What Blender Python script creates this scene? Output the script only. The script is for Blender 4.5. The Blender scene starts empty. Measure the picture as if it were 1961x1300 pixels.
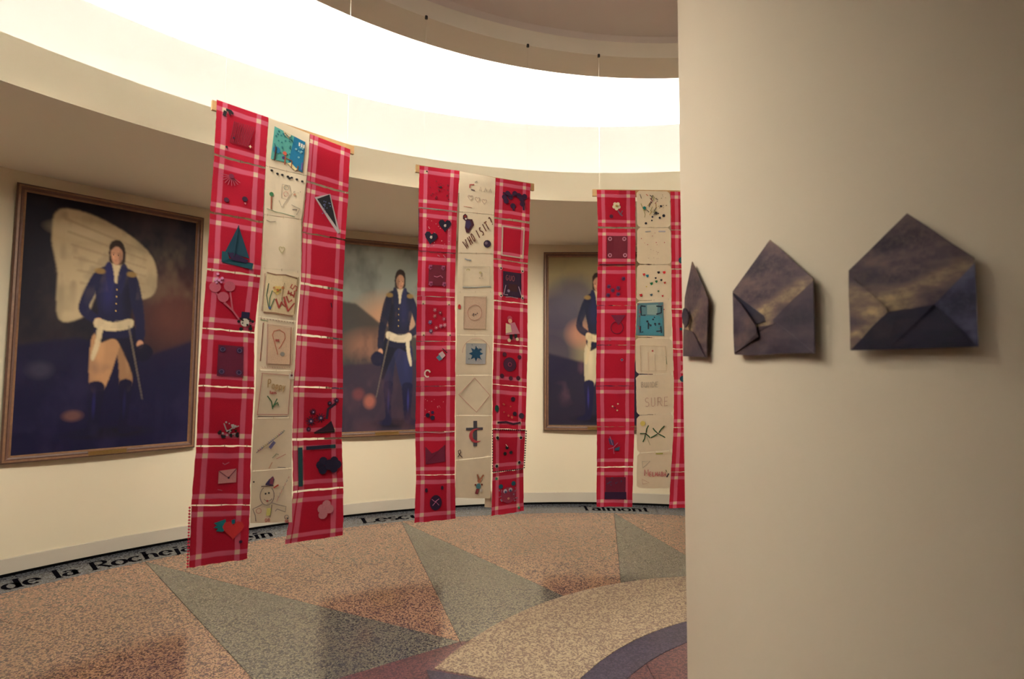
import bpy, math, random
import numpy as np
from mathutils import Vector, Matrix
sc = bpy.context.scene
COL = sc.collection
PI = math.pi
rnd = random.Random(7)

# ------------------------------------------------------------------ camera
F, PITCH, ROLL, EYE = 1000.0, 0.0607, 0.0049, 1.6
cp, sp, cr, sr = math.cos(PITCH), math.sin(PITCH), math.cos(ROLL), math.sin(ROLL)
cam_d = bpy.data.cameras.new('camera')
cam = bpy.data.objects.new('camera', cam_d); COL.objects.link(cam)
cam_d.sensor_width = 36.0
cam_d.lens = 36.0 * F / 1961.0
cam_d.clip_start = 0.05
cam_d.dof.use_dof = True
cam_d.dof.focus_distance = 3.6
cam_d.dof.aperture_fstop = 2.4
right = Vector((cr, -sp * sr, cp * sr)); up = Vector((-sr, -sp * cr, cp * cr)); fwd = Vector((0, cp, sp))
m = Matrix((right, up, -fwd)).transposed().to_4x4()
m.translation = (0, 0, EYE)
cam.matrix_world = m
sc.camera = cam

# ------------------------------------------------------------------ view, world, lights
sc.view_settings.view_transform = 'Standard'
sc.view_settings.look = 'None'
sc.view_settings.gamma = 1.0
sc.view_settings.use_curve_mapping = False
sc.view_settings.exposure = 1.44
sc.cycles.use_denoising = True
sc.cycles.max_bounces = 10
sc.cycles.diffuse_bounces = 7
sc.cycles.glossy_bounces = 4
sc.cycles.sample_clamp_indirect = 6.0
w = bpy.data.worlds.new('world'); sc.world = w; w.use_nodes = True
w.node_tree.nodes['Background'].inputs[0].default_value = (0.30, 0.26, 0.20, 1)
w.node_tree.nodes['Background'].inputs[1].default_value = 0.1

CX, CY = 0.8633, 0.3778          # centre of the rotunda
RW, ZS = 6.0274, 3.1681          # wall radius, soffit height
R1, ZF1 = 4.3606, 3.4386         # first fascia
R2, ZF2 = 4.9363, 4.1566         # second fascia
RD, ZD = 2.8572, 3.4734          # suspended ceiling disc
RA, ZA = 2.6703, 3.4946
COLC, COLR = (1.456, 1.716), 0.85

WARM = (1.0, 0.92, 0.78)
COVE1, COVE2 = 2.0, 92.0
COVE_ARC = (-8.0, 216.0)          # the tubes burn in this arc of the coves
# added unseen spots under the ceiling disc, filling the curved wall with light
for k in range(11):
    a = math.radians(160 - 15.0 * k)
    d = bpy.data.lights.new('wall_fill_spot', 'SPOT'); d.energy = 90 * (.62 if k < 2 else 1); d.color = WARM; d.spot_size = math.radians(54); d.spot_blend = .7; d.shadow_soft_size = .10
    o = bpy.data.objects.new('wall_fill_spot', d); COL.objects.link(o)
    o.location = (CX + 2.15 * math.cos(a), CY + 2.15 * math.sin(a), 3.44)
    o.rotation_euler = (Vector((CX + 6 * math.cos(a), CY + 6 * math.sin(a), 1.15)) - Vector(o.location)).to_track_quat('-Z', 'Y').to_euler()

# added unseen spots, left of the pillar, to brighten the banners and pillar side
for k, (x, y, tx, ty) in enumerate(((-1.45, 1.0, .5, 2.9), (-1.25, 1.75, .9, 2.8), (-.9, .5, -.9, 2.4))):
    d = bpy.data.lights.new('banner_fill_spot', 'SPOT'); d.energy = 24; d.color = (1.0, .93, .80); d.shadow_soft_size = .16; d.spot_size = math.radians(105); d.spot_blend = .8
    o = bpy.data.objects.new('banner_fill_spot', d); COL.objects.link(o); o.location = (x, y, 3.38)
    o.rotation_euler = (Vector((tx, ty, 1.3)) - Vector(o.location)).to_track_quat('-Z', 'Y').to_euler()

# ------------------------------------------------------------------ helpers
def mk(name, verts, faces, mats, parent=None, fm=None, smooth=False, uv=None):
    me = bpy.data.meshes.new(name)
    me.from_pydata([tuple(v) for v in verts], [], faces)
    for mm in (mats if isinstance(mats, (list, tuple)) else [mats]): me.materials.append(mm)
    if fm: me.polygons.foreach_set('material_index', fm)
    if smooth: me.polygons.foreach_set('use_smooth', [True] * len(faces))
    if uv is not None:
        l = me.uv_layers.new(name='UVMap')
        vi = np.zeros(len(me.loops), dtype=np.int32); me.loops.foreach_get('vertex_index', vi)
        l.data.foreach_set('uv', np.asarray(uv, dtype=np.float32)[vi].ravel())
    me.update()
    o = bpy.data.objects.new(name, me); COL.objects.link(o)
    if parent: o.parent = parent
    return o
def empty(name, loc, parent=None):
    o = bpy.data.objects.new(name, None); COL.objects.link(o); o.location = loc; o.empty_display_size = .1
    return o
def tag(o, label=None, cat=None, group=None, kind=None):
    if label: o['label'] = label
    if cat: o['category'] = cat
    if group: o['group'] = group
    if kind: o['kind'] = kind
    return o
def solid(o, t, off=0.0):
    md = o.modifiers.new('thick', 'SOLIDIFY'); md.thickness = t; md.offset = off; return o
def lathe(name, prof, mat, parent=None, seg=192, smooth=True, closed=True, center=(CX, CY), fmats=None):
    V = []; Fc = []; n = len(prof); fm = []
    for i in range(seg):
        a = 2 * PI * i / seg
        for r, z in prof: V.append((center[0] + r * math.cos(a), center[1] + r * math.sin(a), z))
    for i in range(seg):
        j = (i + 1) % seg
        for k in range(n if closed else n - 1):
            l = (k + 1) % n
            Fc.append((i * n + k, j * n + k, j * n + l, i * n + l)); fm.append(fmats[k] if fmats else 0)
    o = mk(name, V, Fc, mat, parent, fm)
    if smooth:
        me = o.data
        me.polygons.foreach_set('use_smooth', [True] * len(me.polygons))
        me.set_sharp_from_angle(angle=math.radians(30))
    return o
def boxv(x0, x1, y0, y1, z0, z1):
    return ([(x0, y0, z0), (x1, y0, z0), (x1, y1, z0), (x0, y1, z0), (x0, y0, z1), (x1, y0, z1), (x1, y1, z1), (x0, y1, z1)],
            [(0, 3, 2, 1), (4, 5, 6, 7), (0, 1, 5, 4), (1, 2, 6, 5), (2, 3, 7, 6), (3, 0, 4, 7)])
def tube(pts, r, seg=6):
    V = []; Fc = []
    for k, p in enumerate(pts):
        p = Vector(p)
        d = (Vector(pts[min(k + 1, len(pts) - 1)]) - Vector(pts[max(k - 1, 0)])).normalized()
        a = d.orthogonal().normalized(); b = d.cross(a)
        for s in range(seg):
            t = 2 * PI * s / seg
            V.append(p + a * (r * math.cos(t)) + b * (r * math.sin(t)))
        if k:
            for s in range(seg):
                q = (s + 1) % seg; A = (k - 1) * seg; B = k * seg
                Fc.append((A + s, A + q, B + q, B + s))
    Fc.append(tuple(range(seg - 1, -1, -1))); Fc.append(tuple(range(len(V) - seg, len(V))))
    return V, Fc
# pixel of the photograph -> ray in the place (survey of the photograph)
def ray(u, v):
    x = (u - 980.5) / F; y = -(v - 650.0) / F
    x, y = cr * x - sr * y, sr * x + cr * y
    return Vector((x, cp - sp * y, sp + cp * y))
ORG = Vector((0, 0, EYE))
def on_z(u, v, z):
    d = ray(u, v); return ORG + d * ((z - EYE) / d.z)
def on_plane(u, v, p0, n):
    d = ray(u, v); return ORG + d * ((p0 - ORG).dot(n) / d.dot(n))
def on_cyl(u, v, R, c=(CX, CY), far=True):
    d = ray(u, v); b = d.x * c[0] + d.y * c[1]; a = d.x ** 2 + d.y ** 2; cc = c[0] ** 2 + c[1] ** 2 - R * R
    s = math.sqrt(max(b * b - a * cc, 0)); t = (b + s if far else b - s) / a
    return ORG + d * t

# ------------------------------------------------------------------ materials
def srgb(r, g, b):
    f = lambda c: (c / 255 / 12.92) if c / 255 <= .04045 else ((c / 255 + .055) / 1.055) ** 2.4
    return (f(r), f(g), f(b), 1)
class NT:
    def __init__(s, name):
        s.m = bpy.data.materials.new(name); s.m.use_nodes = True; s.t = s.m.node_tree; s.n = s.t.nodes; s.l = s.t.links
        s.b = s.n['Principled BSDF']
    def new(s, ty, **kw):
        n = s.n.new(ty)
        for k, v in kw.items(): setattr(n, k, v)
        return n
    def link(s, a, b): s.l.new(a, b)
    def math(s, op, a, b=None, clamp=False):
        n = s.n.new('ShaderNodeMath'); n.operation = op; n.use_clamp = clamp
        for i, x in enumerate([a, b]):
            if x is None: continue
            if hasattr(x, 'is_output'): s.link(x, n.inputs[i])
            else: n.inputs[i].default_value = x
        return n.outputs[0]
    def mix(s, fac, a, b, mode='MIX'):
        n = s.n.new('ShaderNodeMix'); n.data_type = 'RGBA'; n.blend_type = mode
        for idx, x in ((0, fac), (6, a), (7, b)):
            if hasattr(x, 'is_output'): s.link(x, n.inputs[idx])
            else: n.inputs[idx].default_value = x
        return n.outputs[2]
    def noise(s, scale, detail=3, rough=.5, coord='Object'):
        tc = s.n.new('ShaderNodeTexCoord'); n = s.n.new('ShaderNodeTexNoise')
        n.inputs['Scale'].default_value = scale; n.inputs['Detail'].default_value = detail; n.inputs['Roughness'].default_value = rough
        s.link(tc.outputs[coord], n.inputs['Vector']); return n
    def ramp(s, src, stops):
        r = s.n.new('ShaderNodeValToRGB'); s.link(src, r.inputs[0])
        e = r.color_ramp.elements
        while len(e) < len(stops): e.new(.5)
        for k, (p, c) in enumerate(stops): e[k].position = p; e[k].color = c
        return r.outputs[0]
    def bump(s, src, strength, dist=.002):
        b = s.n.new('ShaderNodeBump'); b.inputs['Strength'].default_value = strength; b.inputs['Distance'].default_value = dist
        s.link(src, b.inputs['Height']); s.link(b.outputs[0], s.b.inputs['Normal'])
def plain(name, c, rough=.7, var=.06, scale=40, metallic=0, bump=0):
    t = NT(name); n = t.noise(scale)
    c2 = tuple(max(0, x * (1 - var * 3)) for x in c[:3]) + (1,)
    t.link(t.mix(n.outputs['Fac'], c2, tuple(min(1, x * (1 + var)) for x in c[:3]) + (1,)), t.b.inputs['Base Color'])
    t.b.inputs['Roughness'].default_value = rough; t.b.inputs['Metallic'].default_value = metallic
    if bump: t.bump(n.outputs['Fac'], bump)
    return t.m
def plaster(name, c, var=.03):
    t = NT(name); n = t.noise(2.2, 4); n2 = t.noise(160, 2)
    c2 = tuple(x * (1 - var) for x in c[:3]) + (1,)
    t.link(t.mix(n.outputs['Fac'], c2, c), t.b.inputs['Base Color'])
    t.b.inputs['Roughness'].default_value = .85
    t.bump(n2.outputs['Fac'], .15, .002)
    return t.m
M = {}
M['wall'] = plaster('cream plaster', (.77, .69, .51, 1))
M['white'] = plaster('white plaster', (.86, .86, .86, 1), .01)
M['fascia'] = plaster('upper fascia plaster', (.68, .66, .62, 1), .01)
M['soffit'] = plaster('soffit plaster', (.88, .83, .72, 1))
M['disc'] = plaster('grey ceiling plaster', (.74, .68, .66, 1))
M['pillar'] = plaster('cream pillar plaster', (.58, .51, .39, 1))
M['absorber'] = plaster('dark hall plaster', (.06, .055, .07, 1))  # near-black, for the added arc that swallows bounce light
M['base'] = plaster('greige baseboard', (.56, .51, .42, 1))
M['black'] = plain('black gap', (.004, .004, .008, 1), .9)
def granite(name, base, dark, light, scale=95, rough=.10, spec=.8):
    t = NT(name)
    n = t.noise(scale, 2.5, .65); n2 = t.noise(scale * 2.1, 2, .6)
    v = t.n.new('ShaderNodeTexVoronoi'); v.inputs['Scale'].default_value = scale * .9
    tc = t.n.new('ShaderNodeTexCoord'); t.link(tc.outputs['Object'], v.inputs['Vector'])
    c = t.ramp(n.outputs['Fac'], [(.40, dark), (.48, base), (.58, base), (.66, light)])
    sep = t.n.new('ShaderNodeSeparateColor'); t.link(v.outputs['Color'], sep.inputs[0])
    c = t.mix(t.math('MULTIPLY', t.math('GREATER_THAN', sep.outputs[0], .68), .75), c, dark)
    c = t.mix(t.math('MULTIPLY', t.math('GREATER_THAN', n2.outputs['Fac'], .60), .6), c, light)
    big = t.noise(1.3, 2)
    c = t.mix(t.math('MULTIPLY', big.outputs['Fac'], .25), c, dark)
    t.link(c, t.b.inputs['Base Color'])
    t.b.inputs['Roughness'].default_value = rough
    t.b.inputs['Specular IOR Level'].default_value = .5
    t.b.inputs['IOR'].default_value = 1.4 + spec * .5
    return t.m
M['pink'] = granite('pink granite', srgb(184, 142, 112), srgb(62, 40, 64), srgb(214, 178, 140))
M['grey'] = granite('grey green granite', srgb(132, 125, 108), srgb(56, 55, 72), srgb(178, 170, 144))
M['border'] = granite('blue grey granite', srgb(124, 126, 130), srgb(48, 52, 72), srgb(165, 165, 162), rough=.25)
M['ring'] = granite('light honed granite', srgb(180, 160, 130), srgb(112, 90, 84), srgb(204, 186, 154), rough=.6, spec=.25)
M['band'] = granite('dark granite', srgb(72, 62, 86), srgb(30, 24, 48), srgb(105, 92, 100), rough=.4)
M['red'] = granite('red granite', srgb(122, 80, 80), srgb(46, 26, 50), srgb(160, 112, 100), rough=.3)
M['joint'] = plain('dark joint', srgb(70, 60, 55), .9)
M['letter'] = plain('black inlay', srgb(10, 9, 18), .9); M['letter'].node_tree.nodes['Principled BSDF'].inputs['Specular IOR Level'].default_value = .02
M['frame'] = plain('worn wood frame', srgb(104, 74, 62), .5, .15, 25)
M['gilt'] = plain('dull gilt', srgb(138, 102, 74), .45, .15, 30)
M['plate'] = plain('brass plate', srgb(150, 120, 70), .35, .1, 60, .7)
M['lath'] = plain('raw wood lath', srgb(190, 150, 100), .7, .1, 30)
M['cord'] = plain('pale cord', srgb(225, 220, 205), .6)
M['hook'] = plain('black hook', srgb(30, 28, 28), .5)
tube_m = bpy.data.materials.new('cove tube light'); tube_m.use_nodes = True
def emis(name, st):
    t = NT(name); t.b.inputs['Base Color'].default_value = (.9, .9, .9, 1)
    t.b.inputs['Emission Color'].default_value = (1.0, .955, .87, 1); t.b.inputs['Emission Strength'].default_value = st
    return t.m

def plaid(name, double=False):
    t = NT(name)
    uv = t.n.new('ShaderNodeUVMap'); uv.uv_map = 'UVMap'
    dn = t.n.new('ShaderNodeTexNoise'); dn.inputs['Scale'].default_value = 3.0; dn.inputs['Detail'].default_value = 2
    t.link(uv.outputs[0], dn.inputs['Vector'])
    off = t.n.new('ShaderNodeVectorMath'); off.operation = 'MULTIPLY_ADD'
    t.link(dn.outputs['Color'], off.inputs[0]); off.inputs[1].default_value = (.03, .03, 0); t.link(uv.outputs[0], off.inputs[2])
    s = t.n.new('ShaderNodeSeparateXYZ'); t.link(off.outputs[0], s.inputs[0])
    def band(x, a, b):
        up_ = t.math('MULTIPLY', t.math('SUBTRACT', x, a), 80, True); dn_ = t.math('MULTIPLY', t.math('SUBTRACT', b, x), 80, True)
        return t.math('MULTIPLY', up_, dn_)
    U, V = s.outputs[0], s.outputs[1]
    bu = t.math('MAXIMUM', band(U, .12, .225), band(U, .78, .885))
    if double: bu = t.math('MAXIMUM', bu, band(U, .02, .105))
    bv = t.math('MAXIMUM', band(V, .115, .215), band(V, .82, .915))
    cen = t.math('MULTIPLY', band(U, .225, .79), band(V, .22, .82))
    tc = t.n.new('ShaderNodeTexNoise'); tc.inputs['Scale'].default_value = 60; tc.inputs['Detail'].default_value = 3
    t.link(uv.outputs[0], tc.inputs['Vector'])
    big = t.noise(4.5, 2)
    red = t.mix(tc.outputs['Fac'], srgb(190, 30, 56), srgb(216, 50, 76))
    crim = t.mix(tc.outputs['Fac'], srgb(174, 20, 46), srgb(204, 36, 60))
    col = t.mix(t.math('MULTIPLY', cen, .8), red, crim)
    col = t.mix(t.math('MULTIPLY', t.math('ADD', bu, bv, True), .80), col, srgb(228, 118, 146))
    col = t.mix(t.math('MULTIPLY', t.math('MULTIPLY', bu, bv), .92), col, srgb(242, 222, 192))
    col = t.mix(t.math('MULTIPLY', t.math('MULTIPLY', big.outputs['Fac'], big.outputs['Fac']), .5), col, srgb(96, 8, 34))
    t.link(col, t.b.inputs['Base Color'])
    t.b.inputs['Roughness'].default_value = .85; t.b.inputs['Specular IOR Level'].default_value = .15
    t.bump(tc.outputs['Fac'], .3, .001)
    tr = t.n.new('ShaderNodeBsdfTranslucent'); t.link(col, tr.inputs[0])
    mx = t.n.new('ShaderNodeMixShader'); mx.inputs[0].default_value = .22
    t.link(t.b.outputs[0], mx.inputs[1]); t.link(tr.outputs[0], mx.inputs[2])
    t.link(mx.outputs[0], t.n['Material Output'].inputs[0])
    return t.m
M['plaid'] = plaid('red plaid cloth'); M['plaid2'] = plaid('red plaid cloth double', True)
def linen(name, c):
    t = NT(name); n = t.noise(30, 4); n2 = t.noise(400, 2); n3 = t.noise(3, 2)
    col = t.mix(n.outputs['Fac'], tuple(x * .88 for x in c[:3]) + (1,), c)
    col = t.mix(t.math('MULTIPLY', n3.outputs['Fac'], .25), col, srgb(190, 175, 145))
    t.link(col, t.b.inputs['Base Color']); t.b.inputs['Roughness'].default_value = .9
    t.bump(n2.outputs['Fac'], .3, .001)
    tr = t.n.new('ShaderNodeBsdfTranslucent'); t.link(col, tr.inputs[0])
    mx = t.n.new('ShaderNodeMixShader'); mx.inputs[0].default_value = .2
    t.link(t.b.outputs[0], mx.inputs[1]); t.link(tr.outputs[0], mx.inputs[2])
    t.link(mx.outputs[0], t.n['Material Output'].inputs[0])
    return t.m
M['linen'] = linen('ecru linen', srgb(244, 230, 204))
def lead(name, c0, c1, c2, c3):
    t = NT(name); n = t.noise(9, 5, .6); n2 = t.noise(70, 5, .7)
    tc = t.n.new('ShaderNodeTexCoord'); mp = t.n.new('ShaderNodeMapping'); mp.inputs['Scale'].default_value = (5, 5, 11); mp.inputs['Rotation'].default_value = (0, .2, 0)
    t.link(tc.outputs['Object'], mp.inputs[0])
    st = t.n.new('ShaderNodeTexNoise'); st.inputs['Scale'].default_value = 1.5; st.inputs['Detail'].default_value = 5; t.link(mp.outputs[0], st.inputs['Vector'])
    c = t.ramp(st.outputs['Fac'], [(.38, srgb(*c0)), (.48, srgb(*c1)), (.58, srgb(*c2)), (.70, srgb(*c3))])
    c = t.mix(t.math('MULTIPLY', t.math('SUBTRACT', n2.outputs['Fac'], .45, True), 2.2, True), c, srgb(*c2))
    c = t.mix(t.math('MULTIPLY', t.math('SUBTRACT', n.outputs['Fac'], .5, True), 2.5, True), c, srgb(*c0))
    t.link(c, t.b.inputs['Base Color']); t.b.inputs['Metallic'].default_value = .35; t.b.inputs['Roughness'].default_value = .55
    t.bump(t.math('ADD', n.outputs['Fac'], t.math('MULTIPLY', n2.outputs['Fac'], .25)), .35, .006)
    return t.m
M['lead'] = lead('tarnished lead sheet', (36, 26, 40), (66, 50, 58), (98, 80, 74), (168, 144, 104))
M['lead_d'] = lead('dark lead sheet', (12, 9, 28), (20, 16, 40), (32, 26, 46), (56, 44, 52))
M['lead_m'] = lead('brown grey lead sheet', (30, 22, 38), (48, 36, 50), (66, 52, 60), (88, 70, 68))
M['lead_b'] = lead('blue grey lead sheet', (26, 24, 48), (46, 44, 70), (74, 72, 96), (104, 100, 116))
PAL = {}
def pal(c):
    if c not in PAL:
        t = NT('thread %d %d %d' % c); k = srgb(*c)
        n = t.noise(220, 2)
        t.link(t.mix(n.outputs['Fac'], tuple(x * .7 for x in k[:3]) + (1,), k), t.b.inputs['Base Color'])
        t.b.inputs['Roughness'].default_value = .75
        PAL[c] = t.m
    return PAL[c]

# ------------------------------------------------------------------ stroke lettering
def arc(cx, cy, rx, ry, a0, a1, n=14):
    return [(cx + rx * math.cos(math.radians(a0 + (a1 - a0) * i / n)), cy + ry * math.sin(math.radians(a0 + (a1 - a0) * i / n))) for i in range(n + 1)]
GL = {
'd': ([arc(.27, .31, .22, .31, 0, 360, 20), [(.5, 0), (.5, 1)]], .66),
'e': ([arc(.27, .31, .22, .31, 0, 315, 18), [(.05, .33), (.49, .33)]], .58),
'l': ([[(.14, 0), (.14, 1)]], .30),
'a': ([arc(.25, .2, .19, .19, 0, 360, 16), arc(.26, .42, .19, .2, 0, 150, 8), [(.45, .42), (.45, 0)]], .6),
'R': ([[(.14, 0), (.14, 1)], [(.1, .98), (.38, .98)] + arc(.4, .75, .2, .23, 90, -90, 10) + [(.14, .52)], [(.34, .52), (.72, 0)]], .8),
'o': ([arc(.28, .31, .24, .31, 0, 360, 20)], .62),
'c': ([arc(.28, .31, .23, .31, 45, 320, 16)], .56),
'h': ([[(.14, 0), (.14, 1)], arc(.33, .38, .19, .23, 180, 0, 10) + [(.52, 0)]], .68),
'j': ([[(.16, .62), (.16, -.12)] + arc(.05, -.12, .11, .12, 0, -120, 6), arc(.16, .82, .04, .04, 0, 360, 8)], .32),
'q': ([arc(.27, .31, .22, .31, 0, 360, 20), [(.5, .62), (.5, -.28)]], .66),
'u': ([[(.12, .62), (.12, .2)] + arc(.31, .22, .19, .22, 180, 360, 10) + [(.5, .62)], [(.5, .62), (.5, 0)]], .66),
'n': ([[(.14, 0), (.14, .62)], arc(.33, .38, .19, .23, 180, 0, 10) + [(.52, 0)]], .68),
'm': ([[(.14, 0), (.14, .62)], arc(.31, .38, .17, .23, 180, 0, 10) + [(.48, 0)], arc(.65, .38, .17, .23, 180, 0, 10) + [(.82, 0)]], .98),
'i': ([[(.14, 0), (.14, .62)], arc(.14, .84, .05, .05, 0, 360, 8)], .3),
't': ([[(.2, .85), (.2, .15)] + arc(.32, .14, .12, .14, 180, 290, 6), [(.04, .6), (.4, .6)]], .46),
's': ([arc(.24, .46, .17, .15, 40, 270, 10) + arc(.24, .16, .19, .15, 90, -140, 10)], .5),
'r': ([[(.14, 0), (.14, .62)], arc(.3, .42, .16, .2, 180, 50, 6)], .45),
'L': ([[(.14, 0), (.14, 1)], [(.1, .02), (.6, .02), (.6, .16)]], .68),
'T': ([[(.36, 0), (.36, 1)], [(.02, .85), (.02, .98), (.7, .98), (.7, .85)]], .72),
'p': ([[(.14, -.3), (.14, .62)], arc(.34, .31, .2, .31, 0, 360, 16)], .62),
'y': ([[(.08, .62), (.3, .05)], [(.5, .62), (.2, -.28)]], .58),
'P': ([[(.14, 0), (.14, 1)], [(.14, 1), (.36, 1)] + arc(.36, .75, .22, .25, 90, -90, 8) + [(.14, .5)]], .66),
'E': ([[(.55, 1), (.12, 1), (.12, 0), (.55, 0)], [(.12, .52), (.48, .52)]], .66),
'S': ([arc(.3, .74, .22, .24, 40, 270, 10) + arc(.3, .26, .24, .25, 90, -140, 10)], .64),
'W': ([[(.02, 1), (.22, 0), (.42, .8), (.62, 0), (.82, 1)]], .9),
'H': ([[(.1, 0), (.1, 1)], [(.55, 0), (.55, 1)], [(.1, .5), (.55, .5)]], .7),
'O': ([arc(.32, .5, .26, .5, 0, 360, 18)], .7),
'I': ([[(.1, 0), (.1, 1)]], .25),
'?': ([arc(.25, .76, .2, .22, 160, -60, 10) + [(.25, .3)], [(.25, .1), (.25, .0)]], .5),
'M': ([[(.06, 0), (.1, 1), (.4, .3), (.7, 1), (.74, 0)]], .84),
'A': ([[(.04, 0), (.3, 1), (.56, 0)], [(.14, .38), (.46, .38)]], .64),
'B': ([[(.1, 0), (.1, 1)] + arc(.3, .77, .2, .23, 90, -90, 8) + arc(.3, .27, .24, .27, 90, -90, 8) + [(.1, 0)]], .64),
'U': ([[(.1, 1), (.1, .3)] + arc(.32, .3, .22, .3, 180, 360, 10) + [(.54, 1)]], .68),
'N': ([[(.1, 0), (.1, 1), (.55, 0), (.55, 1)]], .68),
'D': ([[(.1, 0), (.1, 1), (.25, 1)] + arc(.25, .5, .32, .5, 90, -90, 10) + [(.1, 0)]], .68),
'K': ([[(.1, 0), (.1, 1)], [(.55, 1), (.12, .45), (.58, 0)]], .66),
'G': ([arc(.32, .5, .26, .5, 50, 320, 12) + [(.56, .45), (.36, .45)]], .7),
' ': ([], .38),
}
def ribbon(pts, wf, closed=False):
    """2D ribbon with width wf(direction) -> list of left, right points"""
    L = []; n = len(pts)
    for i in range(n):
        a = pts[max(i - 1, 0)]; b = pts[min(i + 1, n - 1)]
        if n > 3 and pts[0] == pts[-1] or (n > 3 and math.hypot(pts[0][0] - pts[-1][0], pts[0][1] - pts[-1][1]) < 1e-6):
            if i == 0: a = pts[-2]
            if i == n - 1: b = pts[1]
        dx, dy = b[0] - a[0], b[1] - a[1]; d = math.hypot(dx, dy) or 1; dx /= d; dy /= d
        w_ = wf(dx, dy) / 2
        L.append(((pts[i][0] - dy * w_, pts[i][1] + dx * w_), (pts[i][0] + dy * w_, pts[i][1] - dx * w_)))
    return L
def glyph_quads(ch, thick, thin, serif=True):
    out = []
    for s in GL[ch][0]:
        R_ = ribbon(s, lambda dx, dy: thin + (thick - thin) * abs(dy))
        for i in range(len(R_) - 1): out.append([R_[i][0], R_[i + 1][0], R_[i + 1][1], R_[i][1]])
        if serif and len(s) == 2 and abs(s[0][0] - s[1][0]) < .01:
            for (x, y) in s:
                out.append([(x - .13, y - .03), (x + .13, y - .03), (x + .13, y + .03), (x - .13, y + .03)])
    return out

# ------------------------------------------------------------------ setting: wall, coves, ceiling
wall = lathe('wall_back', [(RW, .035), (RW, ZS), (RW + .2, ZS), (RW + .2, .035)], M['wall']); tag(wall, kind='structure')
def arc_wall(name, R, a0, a1, z0, z1, mat, n=40):
    V = []; Fc = []
    for i in range(n + 1):
        a = math.radians(a0 + (a1 - a0) * i / n)
        for (r, z) in ((R, z0), (R, z1), (R + .03, z1), (R + .03, z0)): V.append((CX + r * math.cos(a), CY + r * math.sin(a), z))
    for i in range(n):
        for k in range(4): Fc.append((i * 4 + k, i * 4 + (k + 1) % 4, i * 4 + 4 + (k + 1) % 4, i * 4 + 4 + k))
    Fc += [(3, 2, 1, 0), tuple(range(n * 4, n * 4 + 4))]
    return tag(mk(name, V, Fc, mat, smooth=False), kind='structure')
arc_wall('wall_front_absorber', RW - .035, -150, -8, .04, ZS - .001, M['absorber'])  # added unseen dark arc, keeps bounce light off the pillar's right side
bb = lathe('baseboard_back', [(RW - .014, .034), (RW - .014, .145), (RW - .001, .148), (RW + .0, .034)], M['base']); tag(bb, kind='structure')
gap = lathe('trim_1', [(RW + .03, -.02), (RW + .03, .04), (RW + .2, .04), (RW + .2, -.02)], M['black']); tag(gap, kind='structure')
tr2 = lathe('trim_2', [(RW + .2, ZS), (R1, ZS), (R1, ZF1), (R1 + .07, ZF1), (R1 + .07, ZS + .10), (R2 + .02, ZS + .10), (RW + .2, ZS + .10)],
            [M['wall'], M['soffit'], M['white']], fmats=[1, 0, 0, 2, 2, 2, 2]); tag(tr2, kind='structure')
tr3 = lathe('trim_3', [(R2, ZS + .10), (R2, ZF2), (R2 + .06, ZF2), (R2 + .06, ZF2 - .2), (5.75, ZF2 - .2), (5.75, ZS + .1)], M['fascia']); tag(tr3, kind='structure')
def tube_arc(R, z, mat, parent):
    """a run of fluorescent tubes laid end to end in the cove"""
    a0, a1 = COVE_ARC; n = int((a1 - a0) / 8)
    for k in range(n):
        b0 = math.radians(a0 + 8 * k + .3); b1 = math.radians(a0 + 8 * k + 7.7)
        v, f_ = tube([(CX + R * math.cos(b0), CY + R * math.sin(b0), z), (CX + R * math.cos(b1), CY + R * math.sin(b1), z)], .02, 6)
        mk('light_tube', v, f_, mat, parent)
tube_arc(R1 + .25, ZS + .16, emis('cove tube one', COVE1), tr2)
tube_arc(R2 + .27, ZF2 - .13, emis('cove tube two', COVE2), tr3)
prof = []
for i in range(13):
    a = PI / 2 * i / 12
    prof.append((max(5.75 * math.cos(a), .001), ZF2 - .2 + 1.35 * math.sin(a)))
dome = lathe('ceiling', prof, M['white'], closed=False); tag(dome, kind='structure')
disc = lathe('trim_4', [(.001, ZD + .14), (.8, ZD + .14), (RA - .05, ZD + .12), (RA - .02, ZD + .10), (RA, ZA), (RD, ZD), (RD, ZD + .05), (RA, ZD + .22), (.001, ZD + .22)],
             [M['disc'], M['soffit']], fmats=[0, 0, 0, 1, 1, 1, 1, 0, 0], closed=False); tag(disc, kind='structure')
pil = lathe('wall_right', [(.001, 0), (COLR, 0), (COLR, ZD + .13), (.001, ZD + .13)], M['pillar'], closed=False, center=COLC, seg=160); tag(pil, kind='structure')

# ------------------------------------------------------------------ floor of granite slabs
fl = lathe('floor', [(.001, -.006), (RW + .1, -.006), (RW + .1, -.08), (.001, -.08)], M['joint'], closed=False); tag(fl, kind='structure')
def slab(name, poly, mat, z=0.0, t=.02, joint=.0025, parent=fl, bev=.0015):
    """poly: floor outline, counter-clockwise; shrunk by half a joint"""
    n = len(poly); P = []
    for i in range(n):
        a, b, c = Vector(poly[i - 1]), Vector(poly[i]), Vector(poly[(i + 1) % n])
        e1 = (b - a).normalized(); e2 = (c - b).normalized()
        nn = Vector((-e1.y, e1.x)) + Vector((-e2.y, e2.x))
        if nn.length < 1e-6: nn = Vector((-e1.y, e1.x))
        nn.normalize(); P.append((b, nn))
    V = []
    for b, nn in P: q = b + nn * (joint + bev); V.append((q.x, q.y, z))
    for b, nn in P: q = b + nn * joint; V.append((q.x, q.y, z - bev))
    for b, nn in P: q = b + nn * joint; V.append((q.x, q.y, z - t))
    Fc = [tuple(range(n))]
    for k in (0, 1):
        for i in range(n):
            j = (i + 1) % n; Fc.append((k * n + j, k * n + i, (k + 1) * n + i, (k + 1) * n + j))
    return mk(name, V, Fc, mat, parent)
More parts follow.
